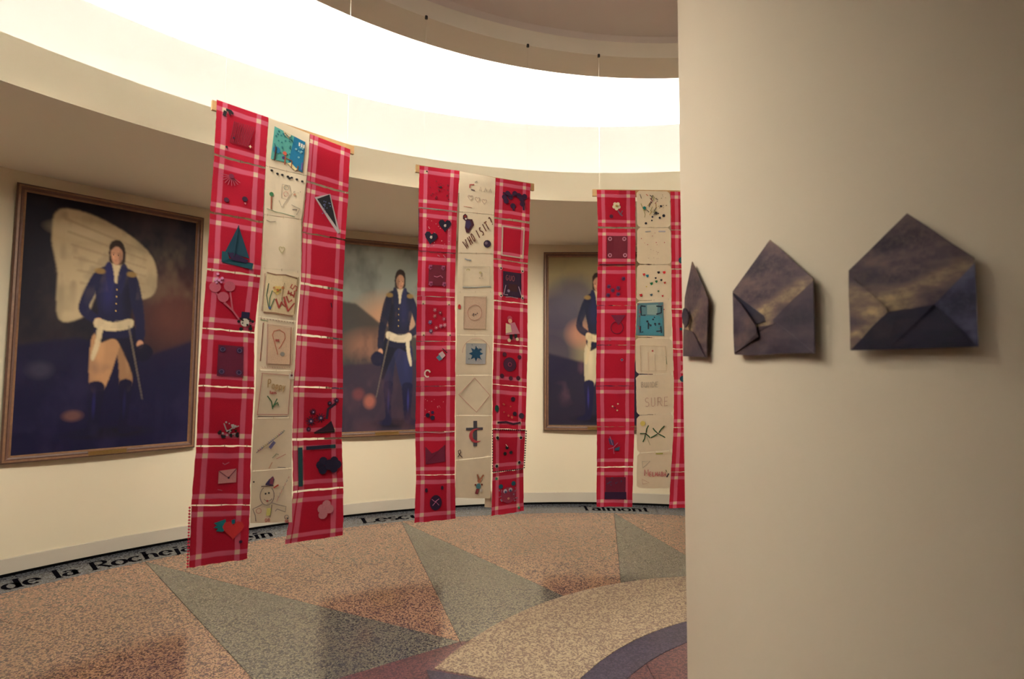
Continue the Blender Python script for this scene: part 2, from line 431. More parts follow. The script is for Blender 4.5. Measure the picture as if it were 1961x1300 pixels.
def pol(r, th): return (CX + r * math.cos(math.radians(th)), CY + r * math.sin(math.radians(th)))
def ccw(p):
    a = sum(p[i - 1][0] * p[i][1] - p[i][0] * p[i - 1][1] for i in range(len(p)))
    return p if a > 0 else p[::-1]
RT, RJ, RV = 5.665, 5.11, 3.05
tips = [133.8, 111.0, 86.9]; vs = [131.8, 112.4, 92.6]
for k in range(13): tips.append(86.9 - 22.36 * (k + 1) - .0); vs.append(92.6 - 22.9 * (k + 1))
tips[3:] = [86.9 - (360 - 46.9) / 14 * (k + 1) for k in range(13)]; vs[3:] = [92.6 - (360 - 39.2) / 14 * (k + 1) for k in range(13)]
N = 16
def arcpts(r, a, b, n=6): return [pol(r, a + (b - a) * i / n) for i in range(n + 1)]
def cut(p, q, r):
    """point where segment p-q crosses circle r"""
    lo, hi = 0.0, 1.0
    f = lambda t: math.hypot(p[0] + (q[0] - p[0]) * t - CX, p[1] + (q[1] - p[1]) * t - CY) - r
    s0 = f(0) > 0
    for _ in range(40):
        mid = (lo + hi) / 2
        if (f(mid) > 0) == s0: lo = mid
        else: hi = mid
    return (p[0] + (q[0] - p[0]) * lo, p[1] + (q[1] - p[1]) * lo)
def ang(p): return math.degrees(math.atan2(p[1] - CY, p[0] - CX))
def arcbetween(p, q, r, n=5):
    a, b = ang(p), ang(q)
    while b - a > 180: b -= 360
    while a - b > 180: b += 360
    return arcpts(r, a, b, n)
for k in range(N):
    k2 = (k + 1) % N
    t0 = pol(RT, tips[k]); v0 = pol(RV, vs[k]); v1 = pol(RV, vs[k2])
    ta, tb = tips[k], tips[k2]
    if k2 == 0: tb -= 360
    t1 = pol(RT, tb); mid = pol(RT, (ta + tb) / 2)
    c0, c1, c2_, c3 = cut(t0, v0, RJ), cut(t0, v1, RJ), cut(mid, v1, RJ), cut(t1, v1, RJ)
    slab('granite_slab', ccw([t0] + arcbetween(c0, c1, RJ, 2)), M['grey'])
    slab('granite_slab', ccw(arcbetween(c0, c1, RJ, 2) + [v1, v0]), M['grey'])
    slab('granite_slab', ccw(arcbetween(t0, mid, RT) + arcbetween(c2_, c1, RJ)), M['pink'])
    slab('granite_slab', ccw(arcbetween(mid, t1, RT) + arcbetween(c3, c2_, RJ)), M['pink'])
    slab('granite_slab', ccw(arcbetween(c1, c2_, RJ) + [v1]), M['pink'])
    slab('granite_slab', ccw(arcbetween(c2_, c3, RJ) + [v1]), M['pink'])
    slab('border_slab', ccw(arcpts(RT, ta - 5, tb - 5, 8) + arcpts(RW + .05, tb - 5, ta - 5, 8)), M['border'])
    slab('inner_slab', ccw([v0, v1, pol(.9, vs[k2]), pol(.9, vs[k])]), M['red'])
slab('inner_slab', ccw([pol(.9, v) for v in vs]), M['red'])
# ring of light honed granite, laid around the pillar, with dark inner band and red centre
OC, OR_ = (1.632, 1.952), 2.2545
IC, IR = (1.9416, 1.6953), 1.9395
def cpt(c, r, th): return (c[0] + r * math.cos(math.radians(th)), c[1] + r * math.sin(math.radians(th)))
a_tip = math.degrees(math.atan2(2.92 - OC[1], -.43 - OC[0]))
outer = [cpt(OC, OR_, 20 + (a_tip - 20) * i / 30) for i in range(31)]
inner = [cpt(IC, IR, 150 + (20 - 150) * i / 24) for i in range(25)]
crescent = outer + [(-.07, 2.80), (.12, 2.62)] + inner
slab('ring_slab', ccw(crescent), M['ring'], z=.006, t=.02, joint=0)
BR_ = IR - .19
band = [cpt(IC, IR, 20 + 135 * i / 24) for i in range(25)] + [cpt(IC, BR_, 155 - 135 * i / 24) for i in range(25)]
slab('ring_slab', ccw(band), M['band'], z=.004, t=.02, joint=0)
low = [(-.45, 2.90), (-.07, 2.79), (.12, 2.61), (.05, 2.45), (-.35, 2.62)]
slab('ring_slab', ccw(low), M['band'], z=.004, t=.02, joint=0)
# lettering inlaid in the border
def floor_text(s, u0, v0, u1, v1, h, r_base):
    p0, p1 = on_z(u0, v0, 0), on_z(u1, v1, 0)
    a0, a1 = ang(p0), ang(p1)
    tot = sum(GL[c][1] for c in s) - .1; x = 0
    kx = math.radians(abs(a1 - a0)) * r_base / (tot * h)
    for c in s:
        qs = glyph_quads(c, .17, .05)
        if qs:
            V = []; Fc = []
            for q in qs:
                b = len(V)
                for (gx, gy) in q:
                    th = a0 - math.degrees((x + gx) * h * kx / r_base); r = r_base + gy * h
                    X, Y = pol(r, th); V.append((X, Y, .0015))
                Fc.append((b, b + 3, b + 2, b + 1) if True else None)
            mk('letter', V, Fc, M['letter'], fl)
        x += GL[c][1]
floor_text('de la Rochejaquelein', 5, 1128, 520, 1023, .22, 5.72)
floor_text('Lescure', 692, 999, 846, 984, .20, 5.74)
floor_text('Talmont', 1110, 970.5, 1238, 970.5, .20, 5.76)

# ------------------------------------------------------------------ paintings
def grid_img(W, H): return np.zeros((H, W, 3)), *np.meshgrid((np.arange(W) + .5) / W, (np.arange(H) + .5) / H)
rs = np.random.RandomState(3)
def fbm(H, W, octs=((6, 1), (12, .5), (24, .3), (48, .15))):
    out = np.zeros((H, W)); tot = 0
    yy, xx = np.meshgrid(np.linspace(0, 1, H), np.linspace(0, 1, W), indexing='ij')
    for n, a in octs:
        g = rs.rand(n + 2, n + 2); x = xx * n; y = yy * n; xi = x.astype(int); yi = y.astype(int); fx = x - xi; fy = y - yi
        fx = fx * fx * (3 - 2 * fx); fy = fy * fy * (3 - 2 * fy)
        out += a * ((g[yi, xi] * (1 - fx) + g[yi, xi + 1] * fx) * (1 - fy) + (g[yi + 1, xi] * (1 - fx) + g[yi + 1, xi + 1] * fx) * fy); tot += a
    return out / tot
def inpoly(X, Y, P):
    m_ = np.zeros(X.shape, bool); n = len(P); j = n - 1
    for i in range(n):
        xi, yi = P[i]; xj, yj = P[j]
        if yi != yj:
            c = ((yi > Y) != (yj > Y)) & (X < (xj - xi) * (Y - yi) / (yj - yi) + xi); m_ ^= c
        j = i
    return m_.astype(float)
def blur(a, k):
    for _ in range(k):
        a = (a + np.roll(a, 1, 0) + np.roll(a, -1, 0)) / 3; a = (a + np.roll(a, 1, 1) + np.roll(a, -1, 1)) / 3
    return a
class Paint:
    def __init__(s, W, H, bg):
        s.img, s.X, s.Y = grid_img(W, H); s.W, s.H = W, H; s.img[:] = srgb(*bg)[:3]
    def over(s, a, c):
        c = np.array(srgb(*c)[:3]); s.img = s.img * (1 - a[..., None]) + c * a[..., None]
    def poly(s, P, c, k=1, al=1, shade=0):
        a = blur(inpoly(s.X, s.Y, P), k) * al
        if shade: a = a * np.clip(1 - shade + 2 * shade * fbm(s.H, s.W, ((14, 1), (30, .8))), 0, 1)
        s.over(np.clip(a, 0, 1), c)
    def ell(s, x, y, rx, ry, c, soft=.3, al=1, rot=0):
        t = math.radians(rot); dx = (s.X - x); dy = (s.Y - y) * 1.55
        u = (dx * math.cos(t) + dy * math.sin(t)) / rx; v = (-dx * math.sin(t) + dy * math.cos(t)) / (ry * 1.55)
        d = np.sqrt(u * u + v * v); s.over(np.clip((1 + soft / 2 - d) / soft, 0, 1) * al, c)
    def cloud(s, y0, y1, c, thr=.5, gain=4, al=1):
        n = fbm(s.H, s.W); a = np.clip((n - thr) * gain, 0, 1) * al
        wy = np.clip((s.Y - y0) / .08, 0, 1) * np.clip((y1 - s.Y) / .08, 0, 1); s.over(a * wy, c)
def limb(p, q, r0, r1):
    dx, dy = q[0] - p[0], (q[1] - p[1]) * 1.55; d = math.hypot(dx, dy) or 1; nx, ny = -dy / d, dx / d / 1.55
    return [(p[0] + nx * r0, p[1] + ny * r0), (q[0] + nx * r1, q[1] + ny * r1), (q[0] - nx * r1, q[1] - ny * r1), (p[0] - nx * r0, p[1] - ny * r0)]
def spl(P, n=6):
    """closed Catmull-Rom outline"""
    out = []; k = len(P)
    for i in range(k):
        a, b, c, d = P[i - 1], P[i], P[(i + 1) % k], P[(i + 2) % k]
        for q in range(n):
            t = q / n
            out.append(tuple(.5 * (2 * b[m_] + (c[m_] - a[m_]) * t + (2 * a[m_] - 5 * b[m_] + 4 * c[m_] - d[m_]) * t * t + (3 * b[m_] - a[m_] - 3 * c[m_] + d[m_]) * t ** 3) for m_ in (0, 1)))
    return out
def tone(c, f): return tuple(int(max(0, min(255, v * f))) for v in c)
def officer(P, x, y, s, coat, trous, boot, sash, skin=(196, 146, 116), hair=(50, 36, 32), flip=1):
    """a plain standing officer, one hand on the hip, the other holding a hat at his side: a generic stand-in"""
    f = lambda a, b: (x + a * s * flip, y + b * s)
    S_ = lambda c, pts, k=1, al=1, sh=.1: P.poly(spl([f(*p) for p in pts]), c, k, al, sh)
    P.ell(*f(.02, .90), .30 * s, .03 * s, (18, 14, 26), .8, .8)
    # far leg, near leg, boots
    S_(tone(trous, .82), [(.0, .36), (.13, .35), (.17, .50), (.16, .66), (.08, .66), (.05, .50)])
    S_(trous, [(-.14, .35), (.05, .36), (.02, .52), (-.06, .67), (-.15, .66), (-.17, .50)])
    P.ell(*f(-.09, .47), .03 * s, .09 * s, tone(trous, 1.15), 1.2, .6); P.ell(*f(.13, .47), .02 * s, .08 * s, tone(trous, 1.0), 1.2, .5)
    S_(boot, [(.065, .62), (.17, .62), (.16, .76), (.15, .86), (.24, .885), (.22, .90), (.08, .90), (.085, .76)])
    S_(boot, [(-.17, .63), (-.05, .63), (-.06, .76), (-.08, .87), (-.12, .905), (-.26, .905), (-.25, .885), (-.165, .86), (-.16, .76)])
    P.ell(*f(-.12, .74), .012 * s, .06 * s, tone(boot, 2.4), 1.2, .6); P.ell(*f(.115, .74), .012 * s, .06 * s, tone(boot, 2.0), 1.2, .5)
    # coat tails, body, collar
    S_(tone(coat, .7), [(-.12, .30), (.16, .30), (.21, .48), (.19, .60), (.12, .50), (.02, .38), (-.10, .40)])
    S_(coat, [(-.15, .01), (-.07, -.03), (.07, -.03), (.15, .0), (.17, .10), (.13, .24), (.14, .36), (-.13, .36), (-.12, .24), (-.16, .10)], 1, 1, .14)
    P.ell(*f(-.05, .11), .05 * s, .09 * s, tone(coat, 1.9), 1.2, .45); P.ell(*f(.11, .14), .04 * s, .12 * s, tone(coat, .5), 1.1, .7)
    # arm with the hat
    S_(coat, [(.10, .0), (.17, .02), (.22, .14), (.25, .27), (.25, .38), (.19, .38), (.17, .27), (.12, .14)]); P.ell(*f(.22, .405), .028 * s, .024 * s, skin, .5)
    S_(tone(boot, .9), [(.19, .42), (.27, .40), (.33, .44), (.30, .49), (.22, .50), (.17, .46)])
    # arm bent to the hip
    S_(tone(coat, 1.1), [(-.10, .0), (-.17, .02), (-.24, .13), (-.27, .22), (-.22, .27), (-.12, .30), (-.11, .26), (-.19, .21), (-.15, .13)]); P.ell(*f(-.115, .285), .03 * s, .02 * s, skin, .5)
    for k in (-1, 1): P.ell(*f(.125 * k, .005), .042 * s, .016 * s, (150, 120, 66), .6, .85)
    for k in range(5): P.ell(*f(.012, .06 + .04 * k), .007 * s, .005 * s, (190, 158, 90), .5, .9)
    S_(sash, [(-.135, .27), (.0, .285), (.14, .26), (.145, .31), (.0, .335), (-.135, .32)], 1, 1, .3); S_(sash, [(-.12, .31), (-.08, .31), (-.10, .42), (-.14, .50), (-.16, .48), (-.135, .40)], 1, 1, .3)
    for k in range(4): P.poly(limb(f(-.12, .28 + .012 * k), f(.13, .275 + .012 * k), .002 * s, .002 * s), tone(sash, .7), 1, .6)
    P.poly(limb(f(.12, .30), f(.26, .72), .007 * s, .004 * s), (120, 108, 92), 1, .8)                 # sabre
    S_(sash, [(-.035, -.05), (.035, -.05), (.05, -.01), (.015, .06), (-.02, .05), (-.05, -.01)], 1, 1, .2); S_(tone(coat, 1.5), [(-.085, -.03), (-.04, -.045), (-.012, .05), (-.05, .12)]); S_(tone(coat, 1.2), [(.085, -.03), (.04, -.045), (.012, .05), (.05, .12)])
    # head turned three quarters
    S_(hair, [(-.06, -.13), (-.03, -.172), (.03, -.172), (.062, -.13), (.066, -.08), (.05, -.045), (-.05, -.05), (-.064, -.09)])
    S_(skin, [(-.044, -.125), (.0, -.145), (.04, -.12), (.044, -.085), (.022, -.05), (-.008, -.038), (-.032, -.056), (-.047, -.09)], 1, 1, .05)
    P.ell(*f(.028, -.085), .014 * s, .035 * s, tone(skin, .66), 1.2, .7); P.ell(*f(-.022, -.085), .014 * s, .012 * s, tone(skin, 1.18), 1.2, .7)
    for k in (-.028, .010): P.poly(limb(f(k - .008, -.104), f(k + .008, -.105), .0022 * s, .002 * s), hair, 1, .8); P.ell(*f(k, -.095), .005 * s, .003 * s, (30, 24, 30), .6)
    P.poly(limb(f(-.011, -.10), f(-.015, -.078), .002 * s, .004 * s), tone(skin, .7), 1, .8); P.poly(limb(f(-.022, -.062), f(.002, -.063), .0025 * s, .002 * s), (150, 70, 66), 1, .9)
    S_(hair, [(-.052, -.12), (-.02, -.15), (.03, -.145), (.055, -.11), (.05, -.15), (.02, -.178), (-.03, -.176), (-.06, -.15)])
def p_one():
    P = Paint(220, 330, (24, 20, 34))
    P.cloud(-.1, .75, (52, 42, 44), .45, 3, .8)
    P.ell(.88, .42, .22, .16, (104, 56, 44), 1.2, .6)
    P.poly(spl([(.17, .05), (.36, .05), (.60, .12), (.73, .21), (.74, .34), (.62, .38), (.42, .36), (.34, .46), (.20, .48), (.18, .30), (.14, .16)]), (180, 162, 128), 2, 1, .4)
    P.cloud(.08, .42, (120, 104, 80), .56, 5, .35)
    P.ell(.30, .12, .14, .03, (206, 190, 156), 1.2, .6)
    for i in range(6): P.poly(limb((.2 + i * .02, .08 + i * .05), (.68, .17 + i * .035), .008, .006), (150, 132, 104), 1, .5)
    P.poly([(-.1, .60), (.3, .55), (.7, .62), (1.1, .52), (1.1, 1.1), (-.1, 1.1)], (14, 11, 50), 6, .88)
    officer(P, .50, .27, .74, (22, 22, 58), (176, 134, 96), (14, 12, 42), (206, 188, 150))
    P.cloud(.6, 1.1, (36, 30, 66), .5, 4, .6)
    P.ell(.30, .86, .05, .02, (120, 82, 72), .8, .7); P.ell(.12, .68, .06, .03, (60, 58, 76), .9, .6)
    return P.img
def p_two():
    P = Paint(220, 330, (140, 146, 136))
    P.img = P.img * (1.1 - .5 * P.Y[..., None]); P.cloud(-.1, .5, (96, 96, 92), .48, 3, .7)
    P.ell(.52, .40, .30, .12, (198, 146, 106), 1.0, .75)
    P.poly([(-.1, .30), (.2, .32), (.42, .42), (.6, .46), (1.1, .56), (1.1, 1.1), (-.1, 1.1)], (62, 60, 58), 4, .95)
    P.ell(.34, .55, .22, .08, (150, 106, 84), 1.0, .7); P.cloud(.4, .7, (44, 44, 52), .5, 4, .7)
    P.poly([(-.1, .66), (1.1, .60), (1.1, 1.1), (-.1, 1.1)], (52, 40, 58), 5, .9)
    officer(P, .60, .26, .78, (24, 26, 52), (38, 42, 80), (24, 24, 56), (208, 196, 166), flip=-1)
    P.cloud(.65, 1.1, (84, 58, 68), .5, 4, .5); P.ell(.34, .84, .05, .035, (170, 100, 80), .8, .7); P.ell(.24, .80, .05, .03, (120, 60, 60), .8, .6)
    return P.img
def p_three():
    P = Paint(220, 330, (150, 138, 100))
    P.cloud(-.1, .4, (122, 116, 96), .45, 3, .8)
    P.ell(.1, .34, .34, .16, (66, 60, 78), .9, .95); P.ell(.28, .22, .2, .1, (84, 78, 88), .9, .8); P.ell(.02, .58, .3, .18, (52, 44, 66), .8, .9)
    P.ell(.34, .46, .13, .07, (176, 120, 94), 1.0, .75)
    P.poly([(-.1, .56), (.3, .62), (.6, .66), (1.1, .6), (1.1, 1.1), (-.1, 1.1)], (26, 20, 48), 5, .97)
    P.cloud(.55, .9, (92, 62, 76), .52, 5, .6)
    officer(P, .50, .24, .80, (18, 20, 46), (186, 172, 140), (24, 22, 56), (200, 180, 140))
    return P.img
M['canvas'] = (lambda t: (t.link((lambda a: (setattr(a, 'attribute_name', 'Paint'), a)[1])(t.n.new('ShaderNodeAttribute')).outputs['Color'], t.b.inputs['Base Color']),
                          setattr(t.b.inputs['Roughness'], 'default_value', .6), setattr(t.b.inputs['Specular IOR Level'], 'default_value', .2), t.bump(t.noise(90, 3).outputs['Fac'], .15, .002), t.m)[-1])(NT('painted canvas'))
def painting(pL, pR, z0, z1, img, label, plate=True):
    pL = Vector((pL.x, pL.y, 0)); pR = Vector((pR.x, pR.y, 0))
    ex = (pR - pL).normalized(); nrm = Vector((ex.y, -ex.x, 0))
    if nrm.dot(Vector((CX, CY, 0)) - pL) < 0: nrm = -nrm
    W = (pR - pL).length; H = z1 - z0
    root = empty('painting', (pL + pR) / 2 + Vector((0, 0, z0)))
    root.rotation_euler = (0, 0, math.atan2(ex.y, ex.x))     # local x along the wall, local -y into the room
    tag(root, label, 'painting', 'framed portraits on the curved wall')
    fw, d = .060, .045
    # frame: mitred moulding, profile (offset inwards, depth towards the room)
    prof = [(0, 0), (0, d * .75), (.012, d), (.026, d), (.034, d * .7), (.046, d * .62), (fw, d * .35), (fw, 0)]
    V = []; Fc = []; fm = []
    cor = [(-W / 2, 0, 1, 1), (W / 2, 0, -1, 1), (W / 2, H, -1, -1), (-W / 2, H, 1, -1)]
    for (x, z, sx, sz) in cor:
        for (o_, dd) in prof: V.append((x + sx * o_, -dd, z + sz * o_))
    n = len(prof)
    for i in range(4):
        j = (i + 1) % 4
        for k in range(n - 1):
            Fc.append((i * n + k, i * n + k + 1, j * n + k + 1, j * n + k)); fm.append(1 if k in (2, 5) else 0)
    mk('frame', V, Fc, [M['frame'], M['gilt']], root, fm)
    hh, ww, _ = img.shape
    xs = np.linspace(-W / 2 + fw - .004, W / 2 - fw + .004, ww); zs = np.linspace(H - fw + .004, fw - .004, hh)
    VX, VZ = np.meshgrid(xs, zs)
    verts = np.stack([VX, np.full_like(VX, -d * .3), VZ], -1).reshape(-1, 3)
    idx = np.arange(hh * ww).reshape(hh, ww)
    q = np.stack([idx[:-1, :-1], idx[1:, :-1], idx[1:, 1:], idx[:-1, 1:]], -1).reshape(-1, 4)
    me = bpy.data.meshes.new('canvas')
    me.vertices.add(len(verts)); me.vertices.foreach_set('co', verts.ravel().astype(np.float32))
    me.loops.add(q.size); me.loops.foreach_set('vertex_index', q.ravel().astype(np.int32))
    me.polygons.add(len(q)); me.polygons.foreach_set('loop_start', np.arange(0, q.size, 4, dtype=np.int32))
    me.update(calc_edges=True)
    at = me.color_attributes.new('Paint', 'FLOAT_COLOR', 'POINT')
    at.data.foreach_set('color', np.concatenate([img, np.ones((hh, ww, 1))], -1).reshape(-1).astype(np.float32))
    me.materials.append(M['canvas'])
    o = bpy.data.objects.new('canvas', me); COL.objects.link(o); o.parent = root
    v, f_ = boxv(-.13, .13, -d - .004, -d * .5, .012, .046)
    mk('nameplate', v, f_, M['plate'], root)
    v, f_ = boxv(-W * .3, W * .3, .0, .012, H * .2, H * .8)
    bk = mk('backing_board', v, f_, M['frame'], root)
    return root
def wall_pt(u, v, dz=0): return on_cyl(u, v, RW - .012)
def chord(a0, a1):
    g = lambda a: Vector((CX + (RW - .02) * math.cos(a), CY + (RW - .02) * math.sin(a), 0)); return g(a0), g(a1)
def az(u, v): p = on_cyl(u, v, RW - .02); return math.atan2(p.y - CY, p.x - CX)
aL1 = (az(28, 350) + az(3, 886)) / 2; aR1 = (az(391, 421) + az(368, 856)) / 2
wid = aL1 - aR1
aL3 = az(1041, 660); aR3 = aL3 - wid
mid2 = (aL1 + aL3) / 2 - wid / 2
ZP0, ZP1 = .872, 3.06
painting(*chord(aL1, aR1), ZP0, ZP1, p_one(), 'dark framed portrait with a pale draped cloth behind the officer, nearest and leftmost painting')
painting(*chord(mid2 + wid / 2, mid2 - wid / 2), ZP0, ZP1, p_two(), 'framed portrait of an officer in blue trousers, hanging between the first and second banners')
painting(*chord(aL3, aR3), ZP0 + .02, ZP1, p_three(), 'framed portrait with dark smoke and pale breeches, half hidden behind the third banner')

# ------------------------------------------------------------------ hanging banners
T_ = lambda *a: a
class Square:
    """cloth square between four surveyed corners on the banner's own plane, gently waved"""
    def __init__(s, c, seed, amp, nrm, row=0):
        s.row = row; s.c = c; s.seed = seed; s.amp = amp; s.n = nrm; s.w = (c[1] - c[0]).length; s.h = (c[2] - c[0]).length
    def at(s, u, v, off=0.0):
        a, b, c, d = s.c
        p = a * (1 - u) * (1 - v) + b * u * (1 - v) + c * (1 - u) * v + d * u * v
        k = s.seed
        t = s.row + v; fade = min(1.0, t * .8 + .15)
        wv = (math.sin(u * 4.6 + k * 1.7 + t * .9) * .7 + math.sin(t * 2.3 + k * 2.9) * .5 + math.sin(u * 9 + t * 1.7 + k) * .25) * fade
        return p + s.n * (wv * s.amp + off)
class Motif:
    def __init__(s, sq): s.sq = sq; s.UV = []; s.V = []; s.F = []; s.fm = []; s.mats = []; s.LB = []
    def mi(s, c):
        m_ = pal(c)
        if m_ not in s.mats: s.mats.append(m_)
        return s.mats.index(m_)
    def lay(s, P):
        """height of this piece: one step above whatever it overlaps"""
        b = (min(p[0] for p in P), min(p[1] for p in P), max(p[0] for p in P), max(p[1] for p in P)); l = 0
        for (q, m_) in s.LB:
            if b[0] < q[2] and q[0] < b[2] and b[1] < q[3] and q[1] < b[3]: l = max(l, m_ + 1)
        l = min(l, 7); s.LB.append((b, l)); return .0028 + .0010 * l
    def poly(s, c, P):
        o = s.lay(P); b = len(s.V); mi = s.mi(c)
        if len(P) == 4 and max(abs(P[0][0] - P[2][0]), abs(P[0][1] - P[2][1])) > .2:
            G = 6
            for i in range(G + 1):
                for j in range(G + 1):
                    x, y = j / G, i / G
                    u, v = (sum(w_ * p[m_] for w_, p in zip(((1 - x) * (1 - y), x * (1 - y), x * y, (1 - x) * y), P)) for m_ in (0, 1))
                    s.V.append(s.sq.at(u, v, o)); s.UV.append((u, v))
            for i in range(G):
                for j in range(G):
                    A = b + i * (G + 1) + j; s.F.append((A, A + 1, A + G + 2, A + G + 1)); s.fm.append(mi)
            return
        for (u, v) in P: s.V.append(s.sq.at(u, v, o)); s.UV.append((u, v))
        s.F.append(tuple(range(b, b + len(P)))); s.fm.append(mi)
    def disc(s, c, u, v, r, n=10, sy=1): 
        k = s.sq.w / s.sq.h
        s.poly(c, [(u + r * math.cos(2 * PI * i / n), v + r * k * sy * math.sin(2 * PI * i / n)) for i in range(n)])
    def line(s, c, w_, P):
        o = s.lay(P) if len(P) > 1 else .003; k = s.sq.h / s.sq.w
        Q = [(u, v * k) for u, v in P]
        R_ = ribbon(Q, lambda a, b: w_); mi = s.mi(c)
        b = len(s.V)
        for l, r in R_:
            s.V.append(s.sq.at(l[0], l[1] / k, o)); s.V.append(s.sq.at(r[0], r[1] / k, o)); s.UV.append((l[0], l[1] / k)); s.UV.append((r[0], r[1] / k))
        for i in range(len(R_) - 1): s.F.append((b + 2 * i, b + 2 * i + 1, b + 2 * i + 3, b + 2 * i + 2)); s.fm.append(mi)
    def text(s, c, w_, txt, u, v, h, ang_=0, sx=.9):
        """txt starting at (u, v) baseline, height h, rotated by ang_ degrees"""
        t = math.radians(ang_); x = 0
        for ch in txt:
            for st in GL[ch][0]:
                s.line(c, w_, [(u + (x + gx) * h * sx * math.cos(t) + gy * h * math.sin(t), v + (x + gx) * h * sx * math.sin(t) - gy * h * math.cos(t)) for gx, gy in st])
            x += GL[ch][1] + .1
    def dots(s, c, n, u0, v0, u1, v1, r, seed=1):
        q = random.Random(seed)
        for _ in range(n): s.disc(c, q.uniform(u0, u1), q.uniform(v0, v1), r * q.uniform(.6, 1.2), 6)
    def rect(s, c, u0, v0, u1, v1): s.poly(c, [(u0, v0), (u1, v0), (u1, v1), (u0, v1)])
    def heart(s, c, u, v, r, rot=0):
        P = []; t0 = math.radians(rot)
        for i in range(16):
            t = 2 * PI * i / 16; x = .062 * 16 * math.sin(t) ** 3; y = -.062 * (13 * math.cos(t) - 5 * math.cos(2 * t) - 2 * math.cos(3 * t) - math.cos(4 * t))
            P.append((u + r * (x * math.cos(t0) - y * math.sin(t0)), v + r * (x * math.sin(t0) + y * math.cos(t0))))
        s.poly(c, P)
    def hline(s, c, w_, u, v, r):
        P = []
        for i in range(17):
            t = 2 * PI * i / 16; P.append((u + r * math.sin(t) ** 3, v - r * .062 * (13 * math.cos(t) - 5 * math.cos(2 * t) - 2 * math.cos(3 * t) - math.cos(4 * t))))
        s.line(c, w_, P)
    def ring(s, c, w_, u, v, r, a0=0, a1=360):
        k = s.sq.w / s.sq.h
        s.line(c, w_, [(u + r * math.cos(math.radians(a0 + (a1 - a0) * i / 12)), v + r * k * math.sin(math.radians(a0 + (a1 - a0) * i / 12))) for i in range(13)])
    def flower(s, c, cc, u, v, r, n=5):
        for i in range(n):
            t = 2 * PI * i / n + .3; s.disc(c, u + r * .6 * math.cos(t), v + r * .6 * math.sin(t), r * .45, 7)
        s.disc(cc, u, v, r * .3, 7)
    def star(s, c, u, v, r, n=8, q=.55):
        s.poly(c, [(u + r * (1 if i % 2 == 0 else q) * math.cos(PI * i / n), v + r * (1 if i % 2 == 0 else q) * math.sin(PI * i / n)) for i in range(2 * n)])
    def frame_(s, c, w_, u0, v0, u1, v1): s.line(c, w_, [(u0, v0), (u1, v0), (u1, v1), (u0, v1), (u0, v0)])
    def build(s, name, label, parent):
        """big pieces become parts of their own, tiny ones are sewn together as one part"""
        n = len(s.F)
        if not n: return
        pr = list(range(n))
        def fd(x):
            while pr[x] != x: pr[x] = pr[pr[x]]; x = pr[x]
            return x
        bb = []
        for f in s.F:
            P = [s.UV[i] for i in f]; bb.append((min(p[0] for p in P), min(p[1] for p in P), max(p[0] for p in P), max(p[1] for p in P)))
        e = .012
        for i in range(n):
            for j in range(i):
                a, b = bb[i], bb[j]
                if a[0] - e < b[2] and b[0] - e < a[2] and a[1] - e < b[3] and b[1] - e < a[3]: pr[fd(i)] = fd(j)
        grp = {}
        for i in range(n): grp.setdefault(fd(i), []).append(i)
        big = []; small = []
        for g in grp.values():
            x0 = min(bb[i][0] for i in g); y0 = min(bb[i][1] for i in g); x1 = max(bb[i][2] for i in g); y1 = max(bb[i][3] for i in g)
            (big if max(x1 - x0, y1 - y0) > .13 else small).append((-(x1 - x0) * (y1 - y0), g))
        big.sort(key=lambda t: t[0])
        def out(nm, idx):
            vm = {}; V = []; F_ = []
            for i in idx:
                q = []
                for v in s.F[i]:
                    if v not in vm: vm[v] = len(V); V.append(s.V[v])
                    q.append(vm[v])
                F_.append(tuple(q))
            used = sorted(set(s.fm[i] for i in idx)); 
            o = mk(nm, V, F_, [s.mats[u] for u in used], parent, [used.index(s.fm[i]) for i in idx]); solid(o, .0012); return o
        first = True
        for _, g in big:
            o = out(name, g)
            if first and label: o['label'] = label
            first = False
        if small:
            sm = sum((g for _, g in small), [])
            o = out('sewn_beads' if big else name, sm)
            if len(small) > 1: o['kind'] = 'stuff'
            if first and label: o['label'] = label
NAVY, BLACK, TEAL, WHITE, CREAM, GREEN, RED, PINK, PURP, BROWN, YEL, ORA, BLUE, GREY = (24, 20, 66), (20, 16, 24), (0, 92, 104), (236, 226, 210), (232, 214, 176), (40, 106, 60), (206, 36, 40), (222, 130, 150), (84, 16, 56), (128, 46, 30), (228, 204, 92), (218, 110, 58), (70, 84, 150), (128, 122, 132)
ROSE, DPUR, LBLU, AQUA, INK, SKIN, SALM = (190, 70, 96), (52, 10, 52), (150, 170, 190), (0, 140, 160), (92, 74, 78), (226, 178, 150), (214, 130, 112)
MOT = {}
def mot(key, name, label):
    def d(f): MOT[key] = (f, name, label); return f
    return d
# --- banner one
@mot('1L0', 'star_applique', None)
def _(m):
    m.line(BLACK, .06, [(.16, .16), (.14, .26)]); m.line(BLACK, .05, [(.17, .13), (.26, .13), (.30, .17)]); m.line(BLACK, .03, [(.22, .14), (.25, .21)])
    for i in range(12): m.line((126, 20, 50), .012, [(.28 + i * .03, .72), (.34 + i * .035, .30)])
    m.star(CREAM, .66, .70, .035, 4, .4); m.disc(DPUR, .34, .62, .02); m.disc(BLACK, .22, .82, .022)
@mot('1L1', 'spider_applique', 'small dark spider under an embroidered web')
def _(m):
    for i in range(9): m.line((196, 96, 120), .010, [(.34, .30), (.34 + .2 * math.cos(.5 + i * .33), .30 + .17 * math.sin(.5 + i * .33))])
    m.disc((120, 20, 60), .34, .30, .05); m.disc(DPUR, .62, .66, .055); m.disc(PURP, .28, .74, .05); m.disc((200, 110, 120), .63, .74, .02)
